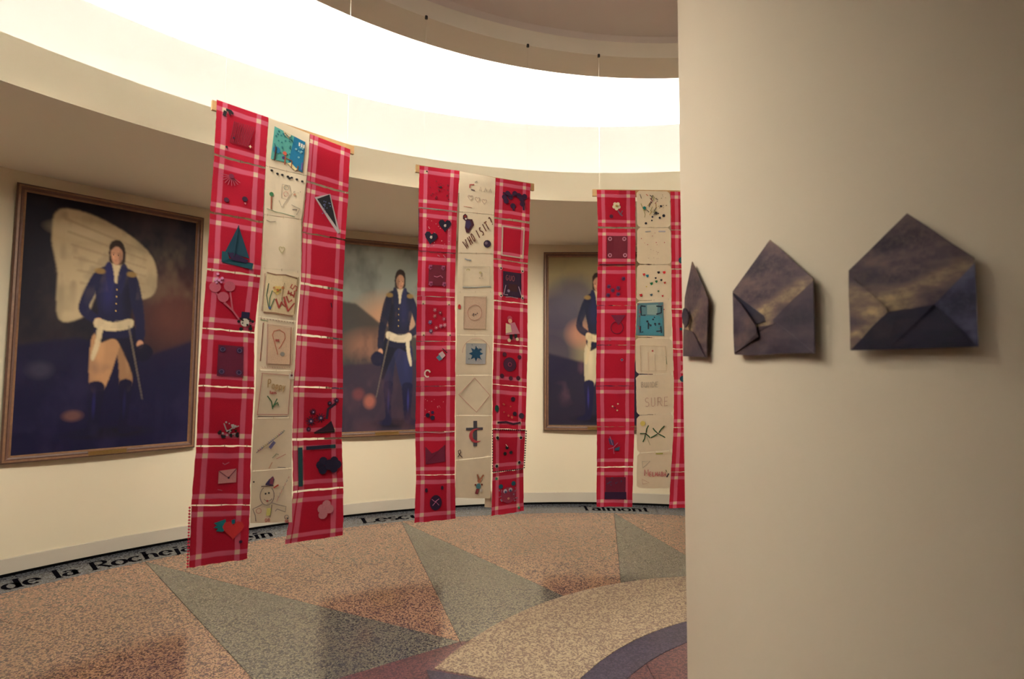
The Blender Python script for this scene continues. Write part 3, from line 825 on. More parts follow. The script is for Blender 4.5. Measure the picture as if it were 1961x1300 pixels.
@mot('1L2', 'sailboat_applique', 'teal triangular sail and hull')
def _(m):
    m.poly((6, 66, 88), [(.30, .66), (.52, .14), (.76, .72)]); m.poly((0, 78, 92), [(.24, .66), (.34, .66), (.38, .78), (.84, .80), (.82, .92), (.24, .86)])
    m.poly((40, 12, 66), [(.34, .68), (.46, .66), (.74, .76), (.70, .82), (.42, .80)]); m.line((0, 60, 80), .02, [(.52, .14), (.46, .72)])
@mot('1L3', 'snowman_applique', 'snowman in a top hat holding pink balloons')
def _(m):
    for (x, y) in ((.16, .28), (.42, .24), (.32, .44)):
        m.disc((196, 92, 112), x, y, .105, 12); m.line((196, 92, 112), .03, [(x + .02, y + .10), (.52, .66), (.66, .80)])
    m.dots((226, 150, 196), 12, .14, .04, .30, .20, .025, 3)
    m.rect(NAVY, .70, .66, .86, .78); m.rect(BLACK, .66, .77, .90, .80)
    m.disc(WHITE, .78, .85, .085); m.dots(BLACK, 9, .68, .80, .92, .92, .02, 4); m.disc(BLACK, .66, .84, .03); m.disc(BLACK, .93, .82, .03)
    m.disc(BLACK, .72, .97, .04); m.disc(BLACK, .90, .95, .04)
@mot('1L4', 'button_patch', 'dark purple patch with four buttons')
def _(m):
    m.rect((104, 6, 52), .30, .26, .78, .82)
    for x in (.38, .70):
        for y in (.34, .74): m.disc((40, 34, 78), x, y, .06); m.ring((120, 80, 120), .012, x, y, .04)
@mot('1L5', 'sequin_applique', 'cluster of silver and dark sequins')
def _(m):
    m.dots(BLACK, 16, .38, .72, .74, .86, .03, 5); m.dots((200, 190, 190), 16, .42, .60, .74, .84, .018, 6); m.line((180, 170, 170), .02, [(.46, .62), (.52, .76), (.62, .70), (.74, .66)])
@mot('1L6', 'letter_applique', 'pink cloth envelope')
def _(m):
    m.poly((206, 140, 140), [(.42, .42), (.74, .38), (.74, .62), (.42, .64)]); m.line((120, 40, 70), .012, [(.42, .42), (.60, .54), (.74, .38)]); m.disc(DPUR, .60, .54, .018)
    m.line((190, 96, 120), .015, [(.48, .28), (.52, .31), (.60, .27)]); m.line((170, 90, 110), .012, [(.42, .74), (.50, .76)])
@mot('1L7', 'winged_heart_applique', 'red heart with a teal wing')
def _(m):
    m.poly((0, 128, 136), [(.38, .30), (.58, .24), (.60, .40), (.54, .46), (.42, .44), (.46, .40), (.38, .38), (.44, .34)])
    m.heart((206, 40, 44), .72, .42, .19); m.poly((0, 110, 130), [(.68, .26), (.74, .24), (.74, .32), (.69, .33)])
    m.disc(DPUR, .86, .66, .03)
@mot('1M0', 'painted_scene', 'turquoise and blue painted picture with small figures')
def _(m):
    m.poly((86, 168, 158), [(.14, .14), (.62, .20), (.60, .82), (.10, .84)]); m.poly((0, 116, 158), [(.62, .20), (.90, .24), (.88, .96), (.52, .86)])
    m.poly((222, 208, 170), [(.34, .16), (.54, .20), (.50, .30), (.38, .24)]); m.line((120, 90, 60), .02, [(.38, .20), (.50, .28)])
    m.poly((232, 216, 160), [(.50, .84), (.58, .80), (.74, .92), (.70, .96)]); m.disc((30, 130, 170), .22, .62, .09); m.dots((40, 120, 130), 26, .14, .2, .56, .7, .022, 8)
    m.dots((120, 176, 190), 10, .66, .4, .86, .66, .03, 9)
    for i in range(3): m.rect(WHITE, .74 + i * .055, .30 + i * .01, .775 + i * .055, .38 + i * .01)
    m.line((70, 50, 50), .03, [(.20, .56), (.18, .86)]); m.line((170, 90, 60), .03, [(.44, .66), (.44, .88)]); m.line((150, 90, 50), .025, [(.46, .74), (.60, .76), (.60, .92)])
    m.disc((206, 90, 70), .42, .64, .05); m.disc((70, 60, 120), .40, .74, .04); m.line((120, 80, 50), .03, [(.76, .84), (.75, .94)]); m.line((110, 90, 150), .03, [(.86, .74), (.85, .92)])
@mot('1M1', 'drawing', 'drawing of a tree, a face and a row of black beads')
def _(m):
    for x, y in ((.14, .06), (.28, .10), (.40, .10), (.54, .11), (.58, .14), (.63, .12), (.76, .13), (.90, .15)): m.disc(BLACK, x, y, .035, 8, .8)
    m.line((176, 96, 70), .03, [(.16, .62), (.17, .88)]); m.disc((64, 130, 84), .16, .56, .055)
    m.line((120, 150, 110), .012, [(.06, .88), (.3, .92), (.5, .93), (.8, .97)])
    m.line((190, 170, 150), .010, [(.42, .30), (.60, .30), (.64, .46), (.56, .62), (.42, .60), (.40, .44), (.42, .30)]); m.ring((200, 130, 110), .01, .52, .50, .06); m.ring((150, 150, 130), .01, .52, .36, .06)
    m.line((170, 160, 140), .010, [(.36, .66), (.44, .80), (.56, .62)]); m.disc((200, 140, 110), .74, .48, .03); m.dots((180, 160, 140), 6, .68, .3, .92, .5, .012, 3)
    m.line(INK, .014, [(.72, .82), (.84, .80), (.82, .84)]); m.line((150, 140, 120), .01, [(.68, .72), (.92, .78), (.84, .92)])
@mot('1M2', 'drawing', None)
def _(m): m.hline((190, 178, 110), .012, .48, .62, .07); m.line((150, 130, 100), .012, [(.06, .10), (.16, .12), (.3, .10)])
@mot('1M3', 'embroidery', 'daffodils and red slanted letters in a stitched frame')
def _(m):
    m.poly((232, 212, 170), [(.14, .08), (.92, .10), (.90, .88), (.12, .90)])
    m.line((150, 110, 84), .03, [(.14, .08), (.36, .11), (.60, .09), (.92, .13)]); m.line((160, 118, 90), .03, [(.12, .90), (.4, .89), (.88, .91)])
    m.line((190, 140, 120), .015, [(.10, .1), (.08, .88)]); m.line((180, 150, 100), .015, [(.95, .1), (.92, .86)])
    m.line((74, 96, 76), .022, [(.20, .30), (.17, .55), (.24, .80)]); m.line((80, 120, 84), .022, [(.30, .44), (.25, .60), (.26, .80)]); m.line((90, 120, 84), .02, [(.36, .60), (.28, .80)])
    m.flower((236, 206, 120), (206, 110, 50), .42, .42, .10); m.disc((206, 128, 70), .56, .36, .04); m.disc((190, 140, 90), .33, .38, .03); m.line((150, 120, 90), .01, [(.55, .62), (.57, .34), (.59, .26)])
    m.disc((90, 110, 160), .26, .80, .035)
    for w in ((172, 66, 54),):
        m.line(w, .045, [(.40, .60), (.50, .78)]); m.line(w, .04, [(.50, .78), (.56, .64)]); m.line(w, .035, [(.54, .66), (.66, .74), (.62, .62)])
        m.line(w, .045, [(.60, .54), (.74, .82)]); m.line(w, .035, [(.74, .82), (.90, .64)]); m.line(w, .04, [(.66, .52), (.74, .64), (.82, .58)])
        m.line(w, .04, [(.70, .44), (.88, .50)]); m.line(w, .03, [(.72, .40), (.70, .48)]); m.line(w, .03, [(.79, .42), (.78, .50)]); m.line(w, .03, [(.88, .42), (.86, .53)])
        m.line((186, 92, 78), .03, [(.80, .26), (.76, .33), (.82, .36), (.88, .28), (.94, .31), (.92, .38), (.86, .41)])
@mot('1M4', 'embroidery', 'outlined balloon shape inside a stitched frame')
def _(m):
    m.frame_((190, 120, 110), .012, .24, .12, .86, .90); m.poly((228, 196, 164), [(.26, .14), (.84, .14), (.84, .88), (.26, .88)])
    m.line((206, 110, 84), .016, [(.52, .70), (.44, .50), (.36, .32), (.40, .24), (.54, .20), (.68, .26), (.70, .36), (.60, .52), (.54, .58)])
    m.text((196, 86, 80), .012, 'am', .44, .44, .07); m.disc((160, 156, 146), .64, .68, .06)
    m.line(BROWN, .016, [(.13, .1), (.08, .84)]); m.line((206, 176, 140), .012, [(.92, .12), (.90, .9)]); m.line((110, 150, 100), .014, [(.06, .05), (.24, .06)])
    for i in range(12): m.line((150, 100, 84), .014, [(.06 + i * .075, .02), (.09 + i * .075, .03)]); m.line((206, 150, 130), .010, [(.12 + i * .065, .94), (.15 + i * .065, .96)])
@mot('1M5', 'embroidery', 'sheet stitched with a word over a green sprig')
def _(m):
    m.line((196, 130, 116), .014, [(.12, .06), (.86, .10), (.90, .2), (.88, .94)]); m.line((196, 130, 116), .014, [(.14, .06), (.07, .94)]); m.line((186, 96, 90), .014, [(.06, .93), (.86, .94)]); m.line(INK, .012, [(.08, .97), (.86, .98)])
    m.text((186, 150, 92), .02, 'P', .28, .36, .17); m.text((186, 150, 92), .018, 'oppy', .40, .38, .15, 6, .85)
    m.text((180, 66, 60), .014, 'hans', .36, .50, .07); m.line((56, 110, 66), .026, [(.30, .54), (.42, .66), (.46, .82)]); m.line((56, 110, 66), .026, [(.46, .78), (.56, .60)]); m.line((56, 120, 66), .026, [(.48, .74), (.58, .68), (.60, .74)])
    m.rect(WHITE, .84, .06, .97, .18); m.disc(DPUR, .91, .10, .03); m.line((150, 30, 40), .012, [(.91, .02), (.91, .12)])
@mot('1M6', 'drawing', 'drawing in coloured crayon running diagonally')
def _(m):
    q = random.Random(4)
    for i in range(16):
        t = i / 15; u = .10 + .62 * t; v = .66 - .36 * t
        m.line(q.choice([BLUE, (96, 90, 120), (190, 90, 80), (180, 160, 90), (90, 130, 110), INK]), .012, [(u, v), (u + .05, v - .04), (u + .02, v - .06), (u + .07, v - .05)])
    m.poly((108, 106, 150), [(.38, .56), (.44, .60), (.56, .48), (.50, .44)])
    m.line((110, 140, 100), .012, [(.50, .78), (.60, .70), (.66, .72)]); m.line((206, 120, 110), .012, [(.60, .80), (.84, .72)]); m.line((206, 130, 90), .014, [(.42, .98), (.50, .86)]); m.line(INK, .014, [(.64, .97), (.84, .99)])
@mot('1M7', 'drawing', 'drawing of a smiling snowman wearing a dark hat')
def _(m):
    m.poly((60, 48, 92), [(.34, .26), (.42, .18), (.52, .12), (.56, .18), (.52, .30), (.34, .28)]); m.poly((150, 70, 90), [(.46, .16), (.54, .13), (.52, .28), (.44, .26)]); m.line((100, 60, 60), .02, [(.24, .30), (.54, .30)])
    m.line((206, 70, 50), .03, [(.54, .34), (.66, .29)])
    m.line(INK, .012, arc(.38, .48, .17, .18, -50, 240, 16)); m.disc(BLACK, .34, .44, .022); m.disc(BLACK, .42, .43, .022); m.line(INK, .012, arc(.40, .52, .10, .06, 20, 160, 6)); m.disc((190, 90, 80), .38, .58, .025)
    m.line(INK, .012, [(.26, .64), (.16, .68), (.04, .72), (.10, .84), (.12, .96)]); m.line(INK, .012, [(.50, .62), (.64, .66), (.84, .70), (.82, .80), (.62, .74), (.58, .78)])
    m.line(INK, .010, [(.50, .66), (.46, .90)]); m.poly((230, 220, 130), [(.38, .72), (.48, .72), (.46, .86), (.36, .86)]); m.ring((206, 130, 120), .012, .18, .76, .06); m.text((206, 90, 90), .012, 'on', .34, .98, .10)
    m.ring((110, 100, 100), .01, .86, .90, .05); m.disc(BLACK, .88, .92, .018); m.text((206, 100, 100), .012, 'oo', .82, 1.0, .07); m.disc(BLACK, .06, .2, .02)
    for i in range(7): m.line((160, 150, 150) if i % 2 else (214, 140, 130), .010, [(.62 + i * .045, .60 - i * .07), (.66 + i * .045, .52 - i * .06), (.64 + i * .045, .50 - i * .06)])
@mot('1R1', 'triangle_applique', 'black sequinned triangle edged in silver')
def _(m):
    m.poly((190, 176, 176), [(.20, .26), (.56, .10), (.84, .88), (.80, .92)]); m.poly(BLACK, [(.26, .28), (.54, .12), (.76, .78)]); m.dots((110, 120, 170), 30, .40, .28, .62, .56, .012, 11)
@mot('1R3', 'dark_patch', None)
def _(m): m.line(DPUR, .02, [(.7, .28), (.72, .38)])
@mot('1R5', 'flower_pot_applique', 'dark beaded flowers in a curved pot')
def _(m):
    for (x, y, r) in ((.34, .66, .10), (.54, .60, .10), (.38, .48, .07), (.86, .24, .06), (.72, .30, .05), (.30, .82, .05)):
        for i in range(10): m.line((44, 10, 50), .014, [(x, y), (x + r * math.cos(i * .63), y + r * math.sin(i * .63))])
        m.disc((60, 40, 90), x, y, r * .5); m.disc((190, 150, 170), x, y, r * .2)
    m.line((50, 10, 46), .05, [(.66, .62), (.68, .42), (.84, .30)]); m.poly((46, 8, 40), [(.42, .88), (.84, .86), (.76, .66), (.62, .78)]); m.line(BLACK, .03, [(.42, .90), (.84, .88)])
@mot('1R6', 'bow_applique', 'dark green ribbon border with a navy bow')
def _(m):
    m.line((0, 70, 76), .085, [(.14, .14), (.14, .92)]); m.line((14, 30, 62), .07, [(.26, .16), (.86, .14)]); m.line((0, 80, 84), .06, [(.6, .15), (.84, .14)])
    for (x, y) in ((.54, .52), (.60, .44), (.72, .50), (.82, .44), (.88, .52), (.80, .60), (.58, .62), (.70, .54)): m.disc((20, 10, 54), x, y, .085)
@mot('1R7', 'clover_applique', 'pale pink cloth flower')
def _(m):
    for (x, y) in ((.58, .38), (.66, .30), (.72, .40), (.60, .50)): m.disc((206, 130, 140), x, y, .085)
# --- banner two
@mot('2L0', 'bead_applique', None)
def _(m): m.dots((130, 16, 46), 24, .26, .26, .76, .76, .018, 2); m.disc((60, 10, 40), .54, .46, .03); m.disc(BLACK, .18, .12, .02); m.line((150, 140, 140), .018, [(.02, 1.0), (.4, 1.0), (.98, 1.0)])
@mot('2L1', 'heart_applique', 'two black felt hearts')
def _(m):
    m.dots((236, 200, 200), 34, .22, .22, .84, .9, .011, 5)
    m.heart((22, 10, 44), .68, .34, .17); m.heart((22, 10, 44), .32, .66, .17, 8); m.flower(WHITE, (200, 160, 180), .68, .36, .035); m.flower(WHITE, (200, 160, 180), .32, .66, .035)
    m.line(DPUR, .015, [(.0, .02), (.0, .99), (.98, 1.0)])
@mot('2L2', 'flower_embroidery', None)
def _(m):
    m.rect((110, 8, 44), .28, .28, .74, .76)
    for (x, y) in ((.32, .34), (.66, .34), (.34, .72), (.70, .72)): m.flower((170, 80, 120), (90, 20, 70), x, y, .06)
    m.line((206, 120, 150), .02, [(.42, .54), (.50, .56), (.60, .52), (.66, .57)]); m.line((210, 130, 150), .018, [(.5, .05), (.56, .08)]); m.line((210, 130, 150), .018, [(.66, .04), (.72, .10)])
@mot('2L3', 'flower_embroidery', None)
def _(m):
    for (x, y, c) in ((.46, .30, (190, 90, 110)), (.34, .58, (120, 110, 160)), (.46, .44, (200, 90, 100)), (.62, .66, (200, 110, 140)), (.70, .50, (170, 60, 90)), (.36, .78, (120, 100, 140)), (.50, .70, (190, 80, 100)), (.72, .64, (210, 120, 140)), (.60, .36, (150, 40, 70))): m.flower(c, (236, 200, 190), x, y, .05)
    for (x, y) in ((.16, .17), (.84, .17), (.18, .87), (.86, .87)): m.disc((120, 100, 70), x, y, .022)
@mot('2L4', 'moon_applique', 'small silver crescent and a folded letter')
def _(m):
    m.line(WHITE, .035, arc(.28, .72, .07, .075, -20, -300, 12)); m.poly((200, 170, 170), [(.56, .28), (.66, .22), (.74, .32), (.64, .40)]); m.poly((90, 140, 160), [(.50, .36), (.58, .30), (.66, .40), (.58, .44)]); m.line(BLACK, .02, [(.66, .16), (.78, .26)])
@mot('2L5', 'sequin_applique', None)
def _(m): m.dots((220, 140, 150), 14, .2, .26, .8, .74, .012, 7); m.disc((22, 10, 50), .30, .64, .055); m.disc((22, 10, 50), .42, .70, .055); m.disc((60, 20, 80), .42, .58, .04)
@mot('2L6', 'dark_patch', None)
def _(m): m.poly((110, 6, 50), [(.24, .34), (.40, .5), (.56, .44), (.74, .30), (.74, .70), (.24, .76)]); m.line((206, 170, 180), .014, [(.02, .01), (.3, .0), (.6, .02), (.98, .0)])
@mot('2L7', 'mask_applique', 'dark oval face with pink whiskers')
def _(m):
    m.disc((42, 8, 54), .50, .60, .15, 14, 1.3); m.line((206, 120, 160), .016, [(.40, .52), (.48, .58), (.58, .52)]); m.line((206, 120, 160), .014, [(.42, .66), (.50, .58), (.58, .66)]); m.disc(DPUR, .26, .32, .035, 8, 1.6); m.disc(DPUR, .66, .28, .035, 8, 1.6)
@mot('2M0', 'drawing', 'faint row of outlined hearts')
def _(m):
    for i in range(3): m.hline((206, 176, 160), .010, .30 + .2 * i, .62 + .03 * i, .07)
    for i in range(3): m.line((206, 190, 170), .010, [(.54 + i * .14, .42), (.58 + i * .14, .32), (.62 + i * .14, .42)])
    m.line((190, 90, 84), .03, [(.40, .28), (.28, .30), (.28, .38)]); m.line(INK, .025, [(.32, .42), (.42, .43)]); m.line((150, 140, 140), .014, [(.42, .22), (.48, .18)]); m.line((206, 140, 120), .01, [(.12, .86), (.34, .88)])
@mot('2M1', 'lettering', 'brown letters WHO IS IT? set diagonally')
def _(m):
    m.poly((74, 20, 38), [(.10, .08), (.16, .03), (.22, .08), (.22, .16), (.36, .16), (.42, .30), (.34, .40), (.28, .50), (.20, .50), (.16, .38), (.18, .22), (.10, .16)])
    m.poly((60, 40, 84), [(.18, .20), (.30, .20), (.34, .30), (.26, .42), (.18, .36)]); m.disc(WHITE, .18, .16, .025); m.disc((150, 50, 30), .16, .10, .03)
    B = (104, 42, 26)
    # every letter leans across the diagonal
    def let(ch, u, v, sx=1.0):
        t = math.radians(-38); wv = .024
        for st in GL[ch][0]:
            m.line(B, wv, [(u + gx * .13 * sx * math.cos(t) + (gy - .5) * -.16 * math.cos(t + PI / 2 - .1), v + gx * .13 * sx * math.sin(t) + (gy - .5) * -.18) for gx, gy in st])
    let('W', .16, .82, .9); let('H', .28, .72, .9); let('O', .36, .64, .8); let('I', .52, .53); let('S', .60, .47, .9); let('I', .70, .36); let('T', .75, .32, .8); let('?', .88, .18, .8)
    m.disc((60, 40, 70), .80, .76, .10, 14); m.disc((130, 110, 130), .77, .74, .045); m.ring((40, 24, 46), .012, .80, .76, .10)
@mot('2M2', 'drawing', None)
def _(m): m.line((150, 156, 160), .03, [(.18, .14), (.26, .17), (.36, .18)]); m.ring((190, 180, 120), .016, .28, .46, .05, 200, 340); m.disc((206, 190, 130), .62, .50, .03); m.dots((190, 170, 140), 5, .6, .55, .7, .66, .014, 2); m.line((176, 182, 176), .03, [(.14, .88), (.5, .89), (.92, .87)]); m.frame_((206, 190, 160), .008, .14, .34, .88, .84)
@mot('2M3', 'drawing', 'faint pinkish square drawing with dark specks')
def _(m): m.poly((216, 186, 160), [(.18, .10), (.80, .12), (.78, .86), (.18, .86)]); m.dots(INK, 7, .42, .44, .58, .56, .016, 3); m.ring((206, 150, 130), .01, .48, .48, .2); m.disc((206, 50, 50), .06, .34, .04, 8, 1.6); m.frame_((180, 156, 130), .008, .18, .10, .80, .86)
@mot('2M4', 'star_patch', 'blue eight-pointed star patch')
def _(m): m.poly((176, 178, 178), [(.26, .20), (.82, .20), (.80, .72), (.26, .72)]); m.star((0, 74, 110), .54, .46, .20); m.dots((40, 70, 90), 12, .30, .24, .78, .68, .012, 6); m.ring((214, 170, 150), .01, .54, .44, .38, 180, 360)
@mot('2M5', 'drawing', None)
def _(m): m.line((216, 160, 144), .018, [(.52, .06), (.94, .50), (.56, .92), (.08, .48), (.52, .06)])
@mot('2M6', 'cross_patch', 'grey cross with a red crescent')
def _(m):
    m.rect((78, 74, 82), .48, .12, .58, .72); m.rect((78, 74, 82), .28, .28, .74, .34)
    a = arc(.56, .47, .20, .17, -60, -300, 12); b = arc(.62, .46, .17, .145, -290, -75, 12); m.poly((196, 64, 72), a + b)
    m.line((60, 30, 34), .018, [(.06, .94), (.14, .84), (.12, .78), (.07, .80), (.08, .86), (.18, .96)])
@mot('2M7', 'rabbit_applique', 'small toy rabbit in brown and blue')
def _(m):
    m.disc((186, 120, 84), .66, .56, .055); m.line((186, 110, 74), .04, [(.64, .52), (.60, .40)]); m.line((186, 110, 74), .04, [(.70, .52), (.78, .42)]); m.disc((80, 140, 150), .64, .70, .07); m.poly((130, 40, 50), [(.58, .76), (.66, .76), (.62, .90), (.54, .88)]); m.disc(BROWN, .55, .66, .025); m.disc(BROWN, .74, .66, .025); m.disc(WHITE, .72, .80, .04)
@mot('2R0', 'bow_applique', 'dark purple ribbon bow')
def _(m):
    for (x, y) in ((.26, .46), (.34, .36), (.42, .44), (.54, .34), (.66, .38), (.74, .46), (.82, .38), (.76, .58), (.50, .66), (.30, .56)): m.disc((56, 10, 60), x, y, .075)
    m.line((50, 8, 54), .04, [(.2, .36), (.4, .42), (.6, .34), (.86, .40)]); m.line((50, 8, 54), .05, [(.5, .62), (.52, .78)]); m.line((50, 8, 54), .05, [(.78, .5), (.80, .74)])
@mot('2R1', 'pearl_frame', 'square of white beads')
def _(m): m.frame_((206, 190, 170), .05, .22, .16, .84, .90)
@mot('2R2', 'word_patch', 'dark patch with pale writing and a cart')
def _(m):
    m.rect((44, 8, 50), .26, .26, .80, .88); m.text((150, 70, 80), .016, 'GUO', .34, .48, .13); m.rect((60, 12, 20), .42, .56, .68, .74); m.line((200, 170, 190), .016, [(.34, .60), (.28, .84), (.40, .84)]); m.line((200, 170, 190), .016, [(.72, .60), (.80, .82)]); m.disc((150, 130, 160), .42, .74, .04); m.line((206, 180, 190), .014, [(.34, .90), (.5, .88), (.7, .90)])
    for (x, y) in ((.2, .2), (.84, .2), (.2, .88), (.84, .88)): m.disc(WHITE, x, y, .04); m.disc(BLACK, x, y, .024)
@mot('2R3', 'doll_applique', 'small doll in a pink cloak')
def _(m):
    m.disc(ROSE, .46, .38, .075); m.disc(SKIN, .47, .44, .06); m.poly((206, 130, 150), [(.38, .52), (.60, .46), (.76, .72), (.34, .78)]); m.poly(CREAM, [(.34, .50), (.48, .54), (.52, .70), (.34, .74)]); m.rect(BLACK, .46, .76, .54, .88); m.rect(BLACK, .60, .74, .68, .84); m.disc(CREAM, .44, .90, .05); m.disc(CREAM, .68, .86, .045)
@mot('2R4', 'button_applique', 'large dark round button with small ones')
def _(m):
    m.disc((70, 10, 54), .48, .48, .19, 14); m.disc((150, 50, 90), .48, .48, .06); m.disc((50, 10, 40), .48, .48, .035)
    for (x, y) in ((.26, .78), (.76, .28), (.74, .80), (.32, .24), (.52, .82)): m.disc((80, 12, 48), x, y, .06)
@mot('2R5', 'garden_embroidery', None)
def _(m): m.disc((0, 84, 72), .12, .54, .06, 8, 1.6); m.disc((60, 10, 50), .60, .30, .065); m.disc((50, 8, 46), .66, .64, .06); m.disc((60, 40, 60), .86, .68, .08); m.line((60, 16, 50), .05, [(.14, .86), (.4, .84), (.62, .88), (.84, .84)]); m.dots((206, 90, 70), 8, .26, .4, .6, .8, .03, 4)
@mot('2R6', 'button_applique', 'black buttons at the corners and centre')
def _(m):
    for (x, y) in ((.14, .20), (.86, .20), (.12, .86), (.84, .82)): m.disc(WHITE, x, y, .055); m.disc((14, 6, 20), x, y, .045)
    for (x, y) in ((.44, .44), (.38, .58), (.56, .56)): m.disc((16, 8, 24), x, y, .05)
    m.line(WHITE, .014, [(.40, .36), (.46, .42)])
@mot('2R7', 'face_applique', 'googly-eyed face with teal hair bows')
def _(m):
    m.disc((150, 40, 70), .5, .56, .24, 14); m.disc((0, 84, 100), .26, .34, .07); m.disc((0, 84, 100), .66, .30, .07); m.disc((200, 190, 200), .40, .46, .06); m.disc((200, 190, 200), .56, .44, .06); m.disc((60, 80, 120), .41, .48, .035); m.disc((60, 80, 120), .56, .46, .035); m.disc((220, 150, 130), .50, .64, .035)
    m.disc((60, 150, 110), .12, .14, .04); m.disc((60, 150, 110), .84, .90, .04); m.dots((150, 130, 150), 10, .2, .4, .3, .74, .02, 4); m.dots((150, 130, 150), 10, .66, .4, .78, .74, .02, 5)
# --- banner three
@mot('3L0', 'flower_applique', 'white felt flower on a grey stem')
def _(m): m.flower((236, 222, 186), (190, 160, 70), .50, .44, .11); m.line((120, 90, 110), .03, [(.54, .56), (.60, .66), (.66, .70)]); m.line((120, 90, 110), .025, [(.60, .66), (.66, .56)]); m.disc(PURP, .36, .72, .05)
@mot('3L1', 'button_patch', 'dark square patch with four pink rings')
def _(m):
    m.rect((112, 4, 40), .24, .20, .78, .80)
    for (x, y) in ((.32, .28), (.70, .28), (.32, .72), (.72, .72)): m.disc((210, 150, 170), x, y, .055); m.disc((112, 8, 44), x, y, .028)
    m.line((90, 0, 36), .03, [(.04, .97), (.98, .97)])
@mot('3L2', 'flower_embroidery', None)
def _(m):
    for (x, y) in ((.30, .52), (.40, .62), (.54, .56), (.28, .74), (.54, .72), (.68, .32)): m.flower((110, 50, 100), (60, 20, 80), x, y, .055)
@mot('3L3', 'dark_patch', None)
def _(m): m.poly((120, 10, 60), [(.36, .24), (.74, .24), (.56, .50)]); m.ring((120, 16, 60), .02, .52, .56, .16); m.disc((196, 96, 120), .34, .86, .04)
@mot('3L4', 'bead_applique', None)
def _(m): m.disc((150, 130, 170), .66, .36, .035); m.disc((100, 50, 80), .66, .36, .02)
@mot('3L5', 'bead_applique', None)
def _(m): m.disc(CREAM, .42, .50, .022); m.disc(CREAM, .56, .44, .022); m.disc(CREAM, .54, .60, .022); m.disc(PURP, .48, .54, .02)
@mot('3L6', 'butterfly_applique', 'small grey-blue butterfly')
def _(m): m.poly((90, 60, 110), [(.30, .28), (.44, .34), (.46, .48), (.34, .44)]); m.poly((60, 90, 120), [(.48, .54), (.62, .50), (.60, .60), (.48, .60)]); m.line((190, 120, 160), .014, [(.30, .56), (.44, .52), (.56, .40)]); m.line((190, 110, 150), .014, [(.44, .52), (.46, .68)]); m.line((150, 120, 160), .02, [(.34, .24), (.42, .46)])
@mot('3L7', 'dark_patch', None)
def _(m): m.rect((110, 6, 48), .24, .24, .80, .64); m.rect((48, 6, 56), .22, .62, .82, .80); m.dots((70, 60, 90), 9, .28, .26, .76, .44, .022, 3)
@mot('3M0', 'bead_picture', 'scatter of black and coloured sequins with scribbles')
def _(m):
    q = random.Random(9)
    for i in range(20):
        u, v = q.uniform(.28, .6), q.uniform(.1, .6); m.line(q.choice([BLACK, (160, 30, 70), (150, 150, 80), BLACK, (190, 150, 60)]), .016, [(u, v), (u + q.uniform(-.08, .08), v + q.uniform(.03, .14))])
    for (x, y, r) in ((.57, .62, .045), (.80, .68, .045), (.68, .74, .035), (.46, .72, .03), (.44, .82, .025), (.72, .42, .035), (.26, .90, .035), (.64, .62, .02)): m.disc((20, 24, 44), x, y, r)
    m.disc((0, 130, 130), .22, .48, .05); m.line((206, 110, 80), .02, [(.28, .10), (.34, .14)]); m.line(BLACK, .014, [(.10, .1), (.14, .22)]); m.line((170, 160, 90), .016, [(.12, .36), (.24, .66), (.22, .74)]); m.dots((150, 120, 90), 10, .6, .1, .9, .5, .014, 5)
@mot('3M1', 'drawing', None)
def _(m): m.dots((206, 110, 110), 8, .1, .14, .85, .5, .014, 5); m.dots((200, 160, 140), 10, .3, .6, .7, .9, .010, 6); m.line((186, 186, 186), .03, [(.24, .12), (.40, .10)]); m.line((186, 186, 196), .04, [(.64, .10), (.84, .10)])
@mot('3M2', 'sequin_picture', 'white sheet scattered with red, green and black shapes')
def _(m):
    for (x, y, c, r) in ((.20, .28, RED, .04), (.30, .32, (0, 130, 160), .045), (.62, .22, BLACK, .04), (.78, .22, RED, .045), (.54, .38, (30, 40, 60), .03), (.70, .44, BLACK, .035), (.56, .48, (20, 110, 60), .04), (.42, .54, (20, 120, 70), .045), (.80, .52, (200, 60, 40), .035), (.28, .62, YEL, .02), (.12, .86, RED, .045), (.42, .86, (60, 90, 100), .04), (.62, .76, (70, 90, 50), .03), (.74, .90, RED, .03)):
        m.poly(c, [(x - r, y - r * .6), (x + r * .8, y - r), (x + r, y + r * .3), (x - r * .1, y + r)])
@mot('3M3', 'painted_picture', 'turquoise painted sheet with dark marks')
def _(m):
    m.poly((96, 140, 150), [(.02, .06), (.76, .06), (.78, .96), (.0, .96)]); m.poly((70, 150, 170), [(.12, .42), (.72, .42), (.74, .94), (.10, .94)]); m.poly((150, 180, 176), [(.30, .12), (.60, .12), (.58, .40), (.30, .38)])
    for P_ in ([(.12, .16), (.14, .40), (.26, .40)], [(.12, .14), (.26, .16)], [(.56, .16), (.72, .18)], [(.70, .20), (.70, .34), (.56, .38)], [(.12, .70), (.12, .88), (.20, .86)], [(.34, .60), (.34, .78)], [(.56, .84), (.72, .82)], [(.68, .70), (.70, .88)]): m.line((10, 40, 60), .035, P_)
    m.dots((14, 30, 54), 8, .3, .46, .66, .7, .028, 5); m.dots((190, 60, 80), 8, .02, .1, .12, .9, .018, 6); m.dots((190, 60, 90), 6, .6, .08, .78, .9, .016, 8)
@mot('3M4', 'embroidery', None)
def _(m): m.disc((214, 90, 84), .45, .36, .025); m.frame_((214, 190, 150), .010, .12, .22, .80, .92); m.line((120, 150, 110), .014, [(.80, .50), (.82, .74)]); m.line((214, 180, 150), .010, [(.32, .4), (.32, .9)]); m.line((204, 180, 150), .010, [(.5, .45), (.5, .9)])
@mot('3M5', 'lettering', 'faintly stitched capital letters')
def _(m): m.text((190, 176, 160), .012, 'BUNDE', .12, .32, .13, 0, .95); m.text((214, 176, 156), .014, 'SURE', .22, .80, .22, 0, .95)
